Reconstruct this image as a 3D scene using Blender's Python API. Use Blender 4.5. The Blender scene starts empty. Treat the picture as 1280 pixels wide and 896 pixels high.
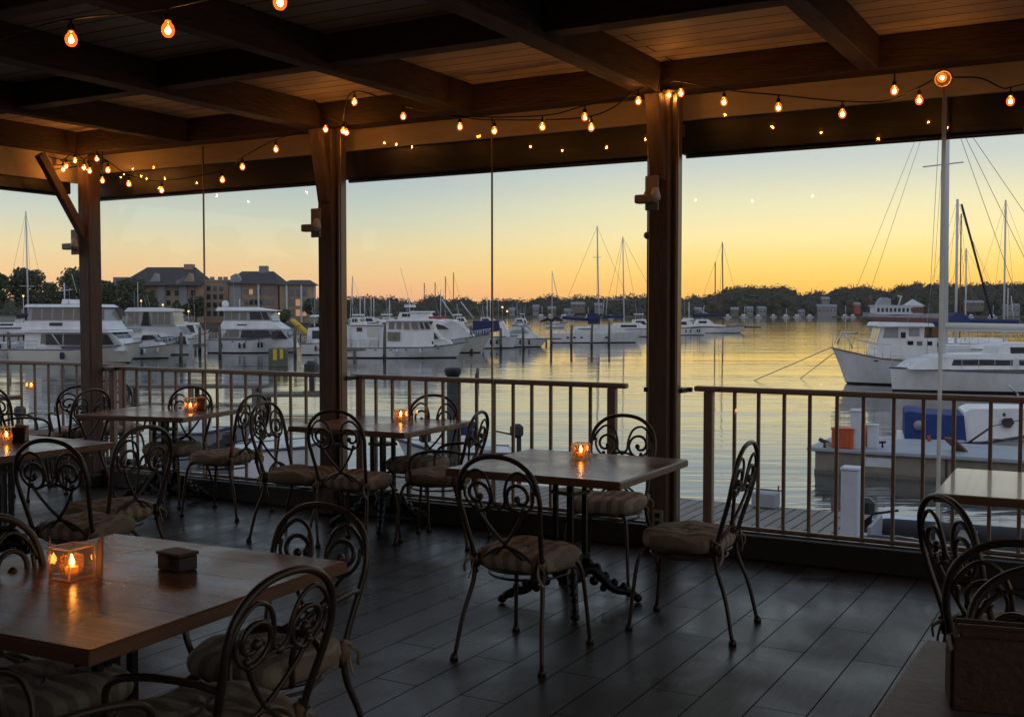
import bpy, math, random
from mathutils import Vector, Matrix
random.seed(7)
PI = math.pi
SC = bpy.context.scene
COL = SC.collection
F, CU, CV, HOR, H = 1375.0, 640.0, 448.0, 391.0, 1.555
PITCH = math.atan((CV-HOR)/F)
WZ = -2.445                       # water level (the deck floor is z = 0)
AX = Vector((.870, -.493, 0)).normalized()      # along the rail, to the right
AN = Vector((.493, .870, 0)).normalized()       # outward, over the water
BROT = math.atan2(AX.y, AX.x)

# ---------------------------------------------------------------- measuring helpers
def ray(u, v):
    x, y = (u-CU)/F, -(v-CV)/F
    c, s = math.cos(PITCH), math.sin(PITCH)
    return Vector((x, c + y*s, -s + y*c))
def Pz(u, v, z):
    d = ray(u, v); k = (z-H)/d.z
    return Vector((d.x*k, d.y*k, z))
def Py(u, v, Y):
    d = ray(u, v); k = Y/d.y
    return Vector((d.x*k, Y, H+d.z*k))
def Pt(u, v, t):
    d = ray(u, v); k = t/(d.x*AN.x + d.y*AN.y)
    return Vector((d.x*k, d.y*k, H+d.z*k))
def W(s, t, z=0): return AX*s + AN*t + Vector((0, 0, z))
def loc(p): return Vector((p.dot(AX), p.dot(AN), p.z))

# ---------------------------------------------------------------- mesh builder
class MB:
    def __init__(self): self.v = []; self.f = []; self.sm = []
    def add(self, vs, fs, smooth=False):
        o = len(self.v); self.v += [tuple(p) for p in vs]
        self.f += [tuple(i+o for i in f) for f in fs]; self.sm += [smooth]*len(fs)
        return self
    def box(self, c, s, M=None, bev=0):
        x, y, z = s[0]/2, s[1]/2, s[2]/2; c = Vector(c)
        if bev:
            b = min(bev, x*.9, y*.9, z*.9); P = []
            for sx in (-1, 1):
                for sy in (-1, 1):
                    for sz in (-1, 1):
                        P += [(sx*(x-b), sy*(y-b), sz*z), (sx*(x-b), sy*y, sz*(z-b)), (sx*x, sy*(y-b), sz*(z-b))]
            idx = lambda a, b_, c_, k: ((a*2+b_)*2+c_)*3+k
            fs = [[idx(0,0,c_,0), idx(1,0,c_,0), idx(1,1,c_,0), idx(0,1,c_,0)] for c_ in (0,1)]
            fs += [[idx(0,b_,0,1), idx(1,b_,0,1), idx(1,b_,1,1), idx(0,b_,1,1)] for b_ in (0,1)]
            fs += [[idx(a,0,0,2), idx(a,1,0,2), idx(a,1,1,2), idx(a,0,1,2)] for a in (0,1)]
            for b_ in (0,1):
                for c_ in (0,1): fs.append([idx(0,b_,c_,0), idx(1,b_,c_,0), idx(1,b_,c_,1), idx(0,b_,c_,1)])
            for a in (0,1):
                for c_ in (0,1): fs.append([idx(a,0,c_,0), idx(a,1,c_,0), idx(a,1,c_,2), idx(a,0,c_,2)])
            for a in (0,1):
                for b_ in (0,1): fs.append([idx(a,b_,0,1), idx(a,b_,1,1), idx(a,b_,1,2), idx(a,b_,0,2)])
            fs += [[idx(a,b_,c_,k) for k in range(3)] for a in (0,1) for b_ in (0,1) for c_ in (0,1)]
        else:
            P = [(a*x, b*y, d*z) for a in (-1,1) for b in (-1,1) for d in (-1,1)]
            fs = [(0,1,3,2),(4,6,7,5),(0,4,5,1),(2,3,7,6),(0,2,6,4),(1,5,7,3)]
        P = [Vector(p) for p in P]
        if M is not None: P = [M @ p for p in P]
        return self.add([c+p for p in P], fs)
    def bar(self, p0, p1, w, h, up=(0,0,1), bev=0):
        p0, p1 = Vector(p0), Vector(p1); d = p1-p0; L = d.length; d.normalize()
        up = Vector(up)
        if abs(d.dot(up)) > .99: up = Vector((0,1,0))
        y = up.cross(d).normalized(); z = d.cross(y)
        M = Matrix((d, y, z)).transposed()
        return self.box((p0+p1)/2, (L, w, h), M, bev)
    def tube(self, pts, r, n=8, closed=False, caps=True, flat=1.0):
        pts = [Vector(p) for p in pts]; N = len(pts)
        if N < 2: return self
        rs = r if isinstance(r, (list, tuple)) else [r]*N
        T = []
        for i in range(N):
            a = pts[(i-1) % N] if (closed or i > 0) else pts[i]
            b = pts[(i+1) % N] if (closed or i < N-1) else pts[i]
            t = b-a
            T.append(t.normalized() if t.length > 1e-9 else Vector((0,0,1)))
        ref = Vector((0,0,1)) if abs(T[0].z) < .9 else Vector((1,0,0))
        nrm = (ref - T[0]*ref.dot(T[0])).normalized(); V = []
        for i in range(N):
            nn = nrm - T[i]*nrm.dot(T[i])
            nrm = nn.normalized() if nn.length > 1e-6 else nrm
            b = T[i].cross(nrm)
            for k in range(n):
                a = 2*PI*k/n
                V.append(pts[i] + nrm*(math.cos(a)*rs[i]) + b*(math.sin(a)*rs[i]*flat))
        fs = []; m = N if closed else N-1
        for i in range(m):
            j = (i+1) % N
            for k in range(n):
                k2 = (k+1) % n
                fs.append((i*n+k, i*n+k2, j*n+k2, j*n+k))
        if caps and not closed:
            fs.append(tuple(range(n))[::-1]); fs.append(tuple((N-1)*n+k for k in range(n)))
        return self.add(V, fs, True)
    def lathe(self, prof, c=(0,0,0), n=16, axis='z'):
        c = Vector(c); V = []
        for r, z in prof:
            for k in range(n):
                a = 2*PI*k/n; p = (r*math.cos(a), r*math.sin(a), z)
                V.append(c+Vector(p if axis == 'z' else (p[0], p[2], p[1])))
        fs = [(i*n+k, i*n+(k+1) % n, (i+1)*n+(k+1) % n, (i+1)*n+k) for i in range(len(prof)-1) for k in range(n)]
        fs.append(tuple(range(n))[::-1]); fs.append(tuple((len(prof)-1)*n+k for k in range(n)))
        return self.add(V, fs, True)
    def ball(self, c, r, n=10, m=6, sq=1.0):
        return self.lathe([(max(1e-4, math.sin(PI*i/m))*r, -math.cos(PI*i/m)*r*sq) for i in range(m+1)], c, n)
    def quad(self, a, b, c, d): return self.add([a,b,c,d], [(0,1,2,3)])
    def build(self, name, mat, parent=None, at=None, rot=None):
        me = bpy.data.meshes.new(name); me.from_pydata(self.v, [], self.f)
        me.polygons.foreach_set('use_smooth', self.sm); me.materials.append(mat); me.update()
        o = bpy.data.objects.new(name, me); COL.objects.link(o)
        if parent is not None: o.parent = parent
        if at is not None: o.location = at
        if rot is not None: o.rotation_euler = (0, 0, rot)
        return o

def tag(o, label=None, cat=None, group=None, kind=None):
    if label: o['label'] = label
    if cat: o['category'] = cat
    if group: o['group'] = group
    if kind: o['kind'] = kind
    return o
def empty(name, at, rz=0, label=None, cat=None, group=None):
    o = bpy.data.objects.new(name, None); o.empty_display_size = .1; COL.objects.link(o)
    o.location = at; o.rotation_euler = (0, 0, rz)
    return tag(o, label, cat, group)
def dup(root, at, rz, label=None, group=None, sc=None):
    r = root.copy(); COL.objects.link(r); r.location = at; r.rotation_euler = (0, 0, rz)
    if sc: r.scale = sc
    if label: r['label'] = label
    if group: r['group'] = group
    for ch in list(root.children):
        c = ch.copy(); COL.objects.link(c); c.parent = r
        for g in ch.children:
            d = g.copy(); COL.objects.link(d); d.parent = c
    return r
def crv(pts, k=6, closed=False):
    """Catmull-Rom through the points"""
    pts = [Vector(p) for p in pts]; N = len(pts); out = []
    segs = N if closed else N-1
    for i in range(segs):
        p0 = pts[(i-1) % N] if (closed or i > 0) else pts[0]*2-pts[1]
        p1 = pts[i]; p2 = pts[(i+1) % N]
        p3 = pts[(i+2) % N] if (closed or i+2 < N) else p2*2-p1
        for j in range(k):
            t = j/k
            out.append(.5*((2*p1)+(p2-p0)*t+(2*p0-5*p1+4*p2-p3)*t*t+(3*p1-p0-3*p2+p3)*t**3))
    if not closed: out.append(pts[-1])
    return out

# ---------------------------------------------------------------- materials
def mat(name, col, rough=.5, metal=0, noise=None, bump=0, bscale=20, spec=.5, coat=0, stretch=(1,1,1), emis=None, es=0, coords='Object', c3=None):
    m = bpy.data.materials.new(name); m.use_nodes = True; nt = m.node_tree; N = nt.nodes; L = nt.links
    b = N['Principled BSDF']; b.inputs['Base Color'].default_value = (*col, 1)
    b.inputs['Roughness'].default_value = rough; b.inputs['Metallic'].default_value = metal
    b.inputs['Specular IOR Level'].default_value = spec; b.inputs['Coat Weight'].default_value = coat
    if emis: b.inputs['Emission Color'].default_value = (*emis, 1); b.inputs['Emission Strength'].default_value = es
    tc = N.new('ShaderNodeTexCoord'); mp = N.new('ShaderNodeMapping'); mp.inputs['Scale'].default_value = stretch
    L.new(tc.outputs[coords], mp.inputs[0])
    if noise:
        c2, sc, amt = noise
        t = N.new('ShaderNodeTexNoise'); t.inputs['Scale'].default_value = sc; t.inputs['Detail'].default_value = 6
        t.inputs['Roughness'].default_value = .65
        L.new(mp.outputs[0], t.inputs['Vector'])
        r = N.new('ShaderNodeValToRGB'); r.color_ramp.elements[0].position = .5-amt/2; r.color_ramp.elements[1].position = .5+amt/2
        r.color_ramp.elements[0].color = (*col, 1); r.color_ramp.elements[1].color = (*c2, 1)
        L.new(t.outputs[0], r.inputs[0]); L.new(r.outputs[0], b.inputs['Base Color'])
        rr = N.new('ShaderNodeMapRange'); rr.inputs[3].default_value = max(.03, rough-.1); rr.inputs[4].default_value = min(1, rough+.15)
        L.new(t.outputs[0], rr.inputs[0]); L.new(rr.outputs[0], b.inputs['Roughness'])
    if bump:
        t2 = N.new('ShaderNodeTexNoise'); t2.inputs['Scale'].default_value = bscale; t2.inputs['Detail'].default_value = 5
        L.new(mp.outputs[0], t2.inputs['Vector'])
        bp = N.new('ShaderNodeBump'); bp.inputs['Strength'].default_value = bump; bp.inputs['Distance'].default_value = .01
        L.new(t2.outputs[0], bp.inputs['Height']); L.new(bp.outputs[0], b.inputs['Normal'])
    return m

M = {}
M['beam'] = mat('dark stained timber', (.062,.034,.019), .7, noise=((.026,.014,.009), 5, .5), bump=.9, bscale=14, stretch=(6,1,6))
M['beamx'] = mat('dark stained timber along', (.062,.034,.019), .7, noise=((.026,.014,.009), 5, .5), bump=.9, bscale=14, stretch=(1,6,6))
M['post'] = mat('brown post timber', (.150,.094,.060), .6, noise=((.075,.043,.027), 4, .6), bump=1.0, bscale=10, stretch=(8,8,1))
M['fascia'] = mat('tan painted board', (.50,.42,.30), .6, noise=((.38,.31,.21), 3, .6), bump=.1, stretch=(1,6,6))
M['rail'] = mat('brown painted metal rail', (.34,.215,.150), .38, noise=((.22,.125,.085), 9, .6), spec=.6)
M['curb'] = mat('dark green brown kerb paint', (.040,.036,.026), .6, noise=((.022,.02,.016), 6, .6))
M['channel'] = mat('bronze window channel', (.20,.15,.11), .35, metal=.5)
M['iron'] = mat('brown wrought iron', (.040,.027,.019), .36, metal=.3, noise=((.070,.044,.027), 25, .5), spec=.6)
M['castiron'] = mat('black cast iron', (.012,.011,.011), .35, metal=.4, bump=.6, bscale=60)
M['wrap'] = mat('amber cane binding', (.26,.15,.06), .6, noise=((.15,.08,.035), 60, .5), bump=.5, bscale=80)
M['black'] = mat('black plastic', (.012,.012,.013), .4)
M['cable'] = mat('black rubber cable', (.008,.007,.006), .6)
M['white'] = mat('white gelcoat', (.80,.81,.83), .35, noise=((.58,.58,.57), 1.6, .55), stretch=(1,1,.35))
M['cream'] = mat('cream gelcoat', (.62,.62,.55), .35, noise=((.52,.52,.46), 1.5, .7))
M['greypaint'] = mat('grey paint', (.33,.35,.38), .5, noise=((.24,.26,.29), 2, .7))
M['boatglass'] = mat('dark tinted boat glass', (.012,.013,.018), .10, spec=.35)
M['hullred'] = mat('dull red brown hull', (.13,.05,.04), .6)
M['curtain'] = mat('beige curtained glass', (.20,.17,.14), .15, noise=((.10,.085,.07), 8, .4), stretch=(4,4,.3))
M['clearvinyl'] = mat('clear vinyl enclosure', (.30,.31,.32), .15, noise=((.20,.21,.22), 3, .5))
M['navy'] = mat('navy canvas', (.020,.035,.12), .8, noise=((.012,.02,.07), 6, .6), bump=.4, bscale=8)
M['royal'] = mat('royal blue canvas', (.012,.040,.20), .8, noise=((.008,.022,.10), 5, .6), bump=.5, bscale=8)
M['darkcanvas'] = mat('black canvas', (.02,.02,.022), .85)
M['bottom'] = mat('dark bottom paint', (.02,.022,.02), .6)
M['stripe'] = mat('navy boot stripe', (.02,.025,.06), .4)
M['red'] = mat('faded red paint', (.42,.06,.03), .5, noise=((.28,.04,.025), 8, .5))
M['orange'] = mat('orange red plastic', (.62,.11,.04), .5, noise=((.45,.08,.03), 10, .5), stretch=(4,4,.5))
M['yellow'] = mat('yellow plastic', (.72,.50,.05), .45, noise=((.6,.4,.04), 6, .5))
M['greencream'] = mat('dull green reflection', (.13,.14,.09), .7, noise=((.07,.085,.055), 3, .5))  # dull water reflection put into this colour
M['alu'] = mat('spar aluminium', (.62,.62,.62), .4, metal=0)
M['wire'] = mat('rigging wire', (.16,.15,.15), .5, metal=.4)
M['darkwire'] = mat('dark furled sail', (.03,.03,.04), .7)
M['teak'] = mat('teak trim', (.20,.09,.04), .5, noise=((.12,.05,.02), 8, .6))
M['piling'] = mat('weathered grey piling', (.16,.14,.11), .85, noise=((.075,.065,.05), 3, .5), bump=.8, bscale=9, stretch=(3,3,.6))
M['pilinggreen'] = mat('green black piling', (.022,.036,.028), .6, noise=((.012,.02,.016), 4, .5), bump=.6, bscale=9)
M['dockwood'] = mat('weathered dock timber', (.17,.145,.12), .8, noise=((.10,.085,.07), 3, .6), bump=.6, bscale=12)
M['concrete'] = mat('grey tan concrete', (.26,.23,.18), .8, noise=((.15,.13,.10), 2.5, .6), bump=.4, bscale=12)
M['whitepost'] = mat('weathered white paint', (.62,.64,.68), .5, noise=((.45,.47,.51), 4, .5))
M['brick'] = mat('tan brick facade', (.38,.27,.185), .8, noise=((.28,.195,.135), .6, .6))
M['stucco'] = mat('grey stucco', (.30,.31,.33), .8, noise=((.23,.24,.26), .5, .6))
M['shingle'] = mat('dark roof shingle', (.065,.055,.055), .9, noise=((.045,.038,.04), 1.2, .6), bump=.3)
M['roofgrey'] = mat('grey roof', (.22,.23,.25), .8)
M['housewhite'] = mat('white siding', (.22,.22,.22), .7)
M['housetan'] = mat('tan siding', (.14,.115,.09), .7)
M['paneglass'] = mat('window pane glass', (.03,.035,.045), .06, spec=.9)
M['bark'] = mat('bark', (.06,.045,.035), .9)
M['leaf'] = mat('dark foliage', (.035,.050,.020), .75, noise=((.070,.085,.030), .35, .6))
M['leaffar'] = mat('distant foliage', (.030,.034,.018), .9, noise=((.062,.056,.028), .06, .5))
M['land'] = mat('shore ground', (.10,.085,.055), .9, noise=((.06,.07,.035), .05, .5))
M['bulkhead'] = mat('timber bulkhead', (.12,.10,.08), .85, noise=((.06,.05,.04), .8, .5))
M['paper'] = mat('kraft paper', (.42,.29,.15), .7, noise=((.32,.21,.11), 20, .5))
M['darkwood'] = mat('dark caddy wood', (.045,.022,.014), .45, noise=((.025,.012,.008), 20, .6))
M['menu'] = mat('brown menu leather', (.10,.045,.020), .55, noise=((.06,.027,.013), 12, .6), bump=.3, bscale=60)
M['menupage'] = mat('menu page edge', (.45,.38,.28), .7)
M['steel'] = mat('stainless rail', (.55,.56,.58), .3, metal=.8)
M['device'] = mat('aged tan plastic', (.30,.25,.19), .5)
M['sign_panel'] = mat('pale panel', (.55,.57,.62), .5)
M['skin'] = mat('rope', (.40,.36,.28), .8)
M['wax'] = mat('glowing wax', (.85,.45,.15), .5, emis=(1,.32,.05), es=.9)
def emit(name, col, s):
    m = bpy.data.materials.new(name); m.use_nodes = True; nt = m.node_tree; nt.nodes.clear()
    e = nt.nodes.new('ShaderNodeEmission'); e.inputs[0].default_value = (*col, 1); e.inputs[1].default_value = s
    o = nt.nodes.new('ShaderNodeOutputMaterial'); nt.links.new(e.outputs[0], o.inputs[0]); return m
M['filament'] = emit('bulb filament', (1, .46, .13), 165)
M['flame'] = emit('candle flame', (1, .50, .14), 60)
M['farlamp'] = emit('lit lamp', (1, .55, .2), 2.2)
M['litwin'] = emit('lit window', (1, .55, .30), .42)
def thin_glass(name, tint=(1,1,1), ior=1.5, rough=.0, gloss=(1,1,1), glow=None, gs=0):
    m = bpy.data.materials.new(name); m.use_nodes = True; nt = m.node_tree; nt.nodes.clear(); N = nt.nodes; L = nt.links
    t = N.new('ShaderNodeBsdfTransparent'); t.inputs[0].default_value = (*tint, 1)
    g = N.new('ShaderNodeBsdfGlossy'); g.inputs[0].default_value = (*gloss, 1); g.inputs['Roughness'].default_value = rough
    lw = N.new('ShaderNodeLayerWeight'); lw.inputs[0].default_value = .5; pw = N.new('ShaderNodeMath'); pw.operation = 'POWER'; pw.inputs[1].default_value = 5; L.new(lw.outputs['Facing'], pw.inputs[0]); f0 = .9*((ior-1)/(ior+1))**2; fr = N.new('ShaderNodeMath'); fr.operation = 'MULTIPLY_ADD'; fr.inputs[1].default_value = 1-f0; fr.inputs[2].default_value = f0; L.new(pw.outputs[0], fr.inputs[0])
    mx = N.new('ShaderNodeMixShader'); L.new(fr.outputs[0], mx.inputs[0]); L.new(t.outputs[0], mx.inputs[1]); L.new(g.outputs[0], mx.inputs[2])
    out = mx
    if glow:
        e = N.new('ShaderNodeEmission'); e.inputs[0].default_value = (*glow, 1); e.inputs[1].default_value = gs
        a = N.new('ShaderNodeAddShader'); L.new(mx.outputs[0], a.inputs[0]); L.new(e.outputs[0], a.inputs[1]); out = a
    o = N.new('ShaderNodeOutputMaterial'); L.new(out.outputs[0], o.inputs[0]); return m
M['glass'] = thin_glass('clear window glass', (.985,.99,.985), 1.52)
M['votive'] = thin_glass('votive glass', (.90,.84,.76), 1.75, rough=.05)
M['globe'] = thin_glass('amber bulb glass', (1,.80,.5), 1.45, glow=(1,.17,.015), gs=.75)
def translucent(name, col, f, tr=(1,1,1)):
    m = bpy.data.materials.new(name); m.use_nodes = True; nt = m.node_tree; nt.nodes.clear(); N = nt.nodes
    t = N.new('ShaderNodeBsdfTransparent'); t.inputs[0].default_value = (*tr, 1); d = N.new('ShaderNodeBsdfTranslucent'); d.inputs[0].default_value = (*col, 1)
    mx = N.new('ShaderNodeMixShader'); mx.inputs[0].default_value = f; nt.links.new(t.outputs[0], mx.inputs[1]); nt.links.new(d.outputs[0], mx.inputs[2])
    o = N.new('ShaderNodeOutputMaterial'); nt.links.new(mx.outputs[0], o.inputs[0]); return m
M['amber_cup'] = translucent('amber votive cup', (.45,.20,.06), .22, (.96,.68,.40))
M['worn'] = mat('worn grey brown top', (.20,.165,.15), .45, noise=((.12,.095,.085), 2.2, .5), bump=.15, bscale=40)
M['sheentop'] = mat('table top with painted sky sheen', (.62,.47,.31), .20, noise=((.50,.37,.24), 3, .6), stretch=(1,7,1), coat=.5)  # sky sheen painted into the colour; the wood matches the other tables
M['glassedge'] = translucent('thick glass edge', (.95,.80,.60), .45, (.9,.85,.78))
M['strip'] = translucent('frosted joint strip', (.95,.93,.88), .9)

def plank_mat(name, c1, c2, mort, bw, bh, rough, ms=.006, bump=.35, rot=0, stretch=(1.5,14,1), spec=.5, stain=.5):
    m = bpy.data.materials.new(name); m.use_nodes = True; nt = m.node_tree; N = nt.nodes; L = nt.links
    b = N['Principled BSDF']; b.inputs['Specular IOR Level'].default_value = spec
    tc = N.new('ShaderNodeTexCoord'); mp = N.new('ShaderNodeMapping'); mp.inputs['Rotation'].default_value = (0,0,rot)
    L.new(tc.outputs['Object'], mp.inputs[0])
    br = N.new('ShaderNodeTexBrick'); br.inputs['Scale'].default_value = 1; br.inputs['Brick Width'].default_value = bw
    br.inputs['Row Height'].default_value = bh; br.inputs['Mortar Size'].default_value = ms; br.inputs['Mortar Smooth'].default_value = .1
    br.inputs['Color1'].default_value = (*c1,1); br.inputs['Color2'].default_value = (*c2,1); br.inputs['Mortar'].default_value = (*mort,1)
    br.offset = .37; br.inputs['Bias'].default_value = 0
    L.new(mp.outputs[0], br.inputs['Vector'])
    m2 = N.new('ShaderNodeMapping'); m2.inputs['Scale'].default_value = stretch; L.new(mp.outputs[0], m2.inputs[0])
    n = N.new('ShaderNodeTexNoise'); n.inputs['Scale'].default_value = 3; n.inputs['Detail'].default_value = 8; n.inputs['Roughness'].default_value = .7
    L.new(m2.outputs[0], n.inputs['Vector'])
    n2 = N.new('ShaderNodeTexNoise'); n2.inputs['Scale'].default_value = 2.2; n2.inputs['Detail'].default_value = 7; n2.inputs['Distortion'].default_value = .6
    L.new(mp.outputs[0], n2.inputs['Vector'])
    mx = N.new('ShaderNodeMix'); mx.data_type = 'RGBA'; mx.blend_type = 'MULTIPLY'; mx.inputs[0].default_value = stain
    r = N.new('ShaderNodeValToRGB'); r.color_ramp.elements[0].position = .3; r.color_ramp.elements[0].color = (.35,.35,.35,1)
    r.color_ramp.elements[1].position = .7; r.color_ramp.elements[1].color = (1.3,1.3,1.3,1)
    L.new(n.outputs[0], r.inputs[0]); L.new(br.outputs[0], mx.inputs[6]); L.new(r.outputs[0], mx.inputs[7]); L.new(mx.outputs[2], b.inputs['Base Color'])
    rr = N.new('ShaderNodeMapRange'); rr.inputs[1].default_value = .3; rr.inputs[2].default_value = .7
    rr.inputs[3].default_value = rough-.10; rr.inputs[4].default_value = rough+.16
    L.new(n2.outputs[0], rr.inputs[0]); L.new(rr.outputs[0], b.inputs['Roughness'])
    sp_ = N.new('ShaderNodeMapRange'); sp_.inputs[3].default_value = spec; sp_.inputs[4].default_value = 0; L.new(br.outputs['Fac'], sp_.inputs[0]); L.new(sp_.outputs[0], b.inputs['Specular IOR Level'])
    h = N.new('ShaderNodeMath'); h.operation = 'MULTIPLY_ADD'; h.inputs[1].default_value = -1.0
    L.new(br.outputs['Fac'], h.inputs[0])
    hn = N.new('ShaderNodeMath'); hn.operation = 'MULTIPLY'; hn.inputs[1].default_value = .25; L.new(n.outputs[0], hn.inputs[0]); L.new(hn.outputs[0], h.inputs[2])
    bp = N.new('ShaderNodeBump'); bp.inputs['Strength'].default_value = bump; bp.inputs['Distance'].default_value = .006
    L.new(h.outputs[0], bp.inputs['Height']); L.new(bp.outputs[0], b.inputs['Normal'])
    return m
M['floor'] = plank_mat('dark plank tile floor', (.026,.020,.015), (.062,.047,.036), (.004,.004,.004), 1.25, .215, .31, .0028, .5, rot=PI/2, spec=.32, stain=1.0)
M['floor'].node_tree.nodes['Principled BSDF'].inputs['Specular Tint'].default_value = (1,.80,.64,1)
M['ceiling'] = plank_mat('tongue and groove ceiling boards', (.46,.38,.27), (.52,.43,.31), (.03,.02,.012), 7, .155, .6, .005, .3, rot=0, stretch=(1,8,1), stain=.35)
M['table'] = plank_mat('varnished table boards', (.215,.098,.043), (.275,.130,.058), (.05,.022,.011), 3, .19, .25, .0012, .02, stretch=(.7,12,1), spec=.36, stain=.8)
M['dock'] = plank_mat('weathered dock boards', (.18,.155,.125), (.235,.205,.17), (.02,.018,.015), 9, .19, .75, .010, .6, stretch=(1.5,14,1))
M['tableedge'] = mat('table edge wood', (.21,.095,.042), .38, noise=((.12,.05,.023), 5, .6), stretch=(1,1,8), coat=.2)

def stripes():
    m = bpy.data.materials.new('striped tan cushion fabric'); m.use_nodes = True; nt = m.node_tree; N = nt.nodes; L = nt.links
    b = N['Principled BSDF']; b.inputs['Roughness'].default_value = .9; b.inputs['Specular IOR Level'].default_value = .2
    tc = N.new('ShaderNodeTexCoord'); w = N.new('ShaderNodeTexWave'); w.bands_direction = 'X'; w.inputs['Scale'].default_value = 4.5
    w.inputs['Distortion'].default_value = 2.6; w.inputs['Detail'].default_value = 3; w.inputs['Detail Scale'].default_value = 1.5
    L.new(tc.outputs['Object'], w.inputs['Vector'])
    r = N.new('ShaderNodeValToRGB'); r.color_ramp.elements[0].position = .35; r.color_ramp.elements[1].position = .6
    r.color_ramp.elements[0].color = (.22,.160,.108,1); r.color_ramp.elements[1].color = (.36,.275,.195,1)
    L.new(w.outputs[0], r.inputs[0]); L.new(r.outputs[0], b.inputs['Base Color'])
    n = N.new('ShaderNodeTexNoise'); n.inputs['Scale'].default_value = 14; n.inputs['Detail'].default_value = 6; L.new(tc.outputs['Object'], n.inputs['Vector'])
    bp = N.new('ShaderNodeBump'); bp.inputs['Strength'].default_value = .7; bp.inputs['Distance'].default_value = .02
    L.new(n.outputs[0], bp.inputs['Height']); L.new(bp.outputs[0], b.inputs['Normal']); return m
M['cushion'] = stripes()

def water_mat():
    m = bpy.data.materials.new('harbour water'); m.use_nodes = True; nt = m.node_tree; N = nt.nodes; L = nt.links
    b = N['Principled BSDF']; b.inputs['Base Color'].default_value = (.035,.048,.046,1); b.inputs['Roughness'].default_value = .04
    b.inputs['IOR'].default_value = 1.8; b.inputs['Specular IOR Level'].default_value = .7
    tc = N.new('ShaderNodeTexCoord')
    def nz(scale, sx, sy, det, dist=0):
        mp = N.new('ShaderNodeMapping'); mp.inputs['Scale'].default_value = (sx, sy, 1); L.new(tc.outputs['Object'], mp.inputs[0])
        mp.inputs['Rotation'].default_value = (0,0,.06)
        n = N.new('ShaderNodeTexNoise'); n.inputs['Scale'].default_value = scale; n.inputs['Detail'].default_value = det
        n.inputs['Distortion'].default_value = dist
        n.inputs['Roughness'].default_value = .5; L.new(mp.outputs[0], n.inputs['Vector']); return n
    a = nz(.8, .33, 1.5, 3, 1.1); c = nz(.16, .35, 1.3, 2); p = nz(.035, .4, 1.6, 3, .5)
    # calm and rippled patches
    pr = N.new('ShaderNodeMapRange'); pr.inputs[1].default_value = .38; pr.inputs[2].default_value = .62; pr.inputs[3].default_value = .25; pr.inputs[4].default_value = 1.0
    L.new(p.outputs[0], pr.inputs[0])
    mu = N.new('ShaderNodeMath'); mu.operation = 'MULTIPLY'; L.new(a.outputs[0], mu.inputs[0]); L.new(pr.outputs[0], mu.inputs[1])
    ad = N.new('ShaderNodeMath'); ad.operation = 'MULTIPLY_ADD'; ad.inputs[1].default_value = 2.2; L.new(c.outputs[0], ad.inputs[0]); L.new(mu.outputs[0], ad.inputs[2])
    bp = N.new('ShaderNodeBump'); bp.inputs['Strength'].default_value = 1; bp.inputs['Distance'].default_value = .024
    L.new(ad.outputs[0], bp.inputs['Height']); L.new(bp.outputs[0], b.inputs['Normal']); return m
M['water'] = water_mat()

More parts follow.
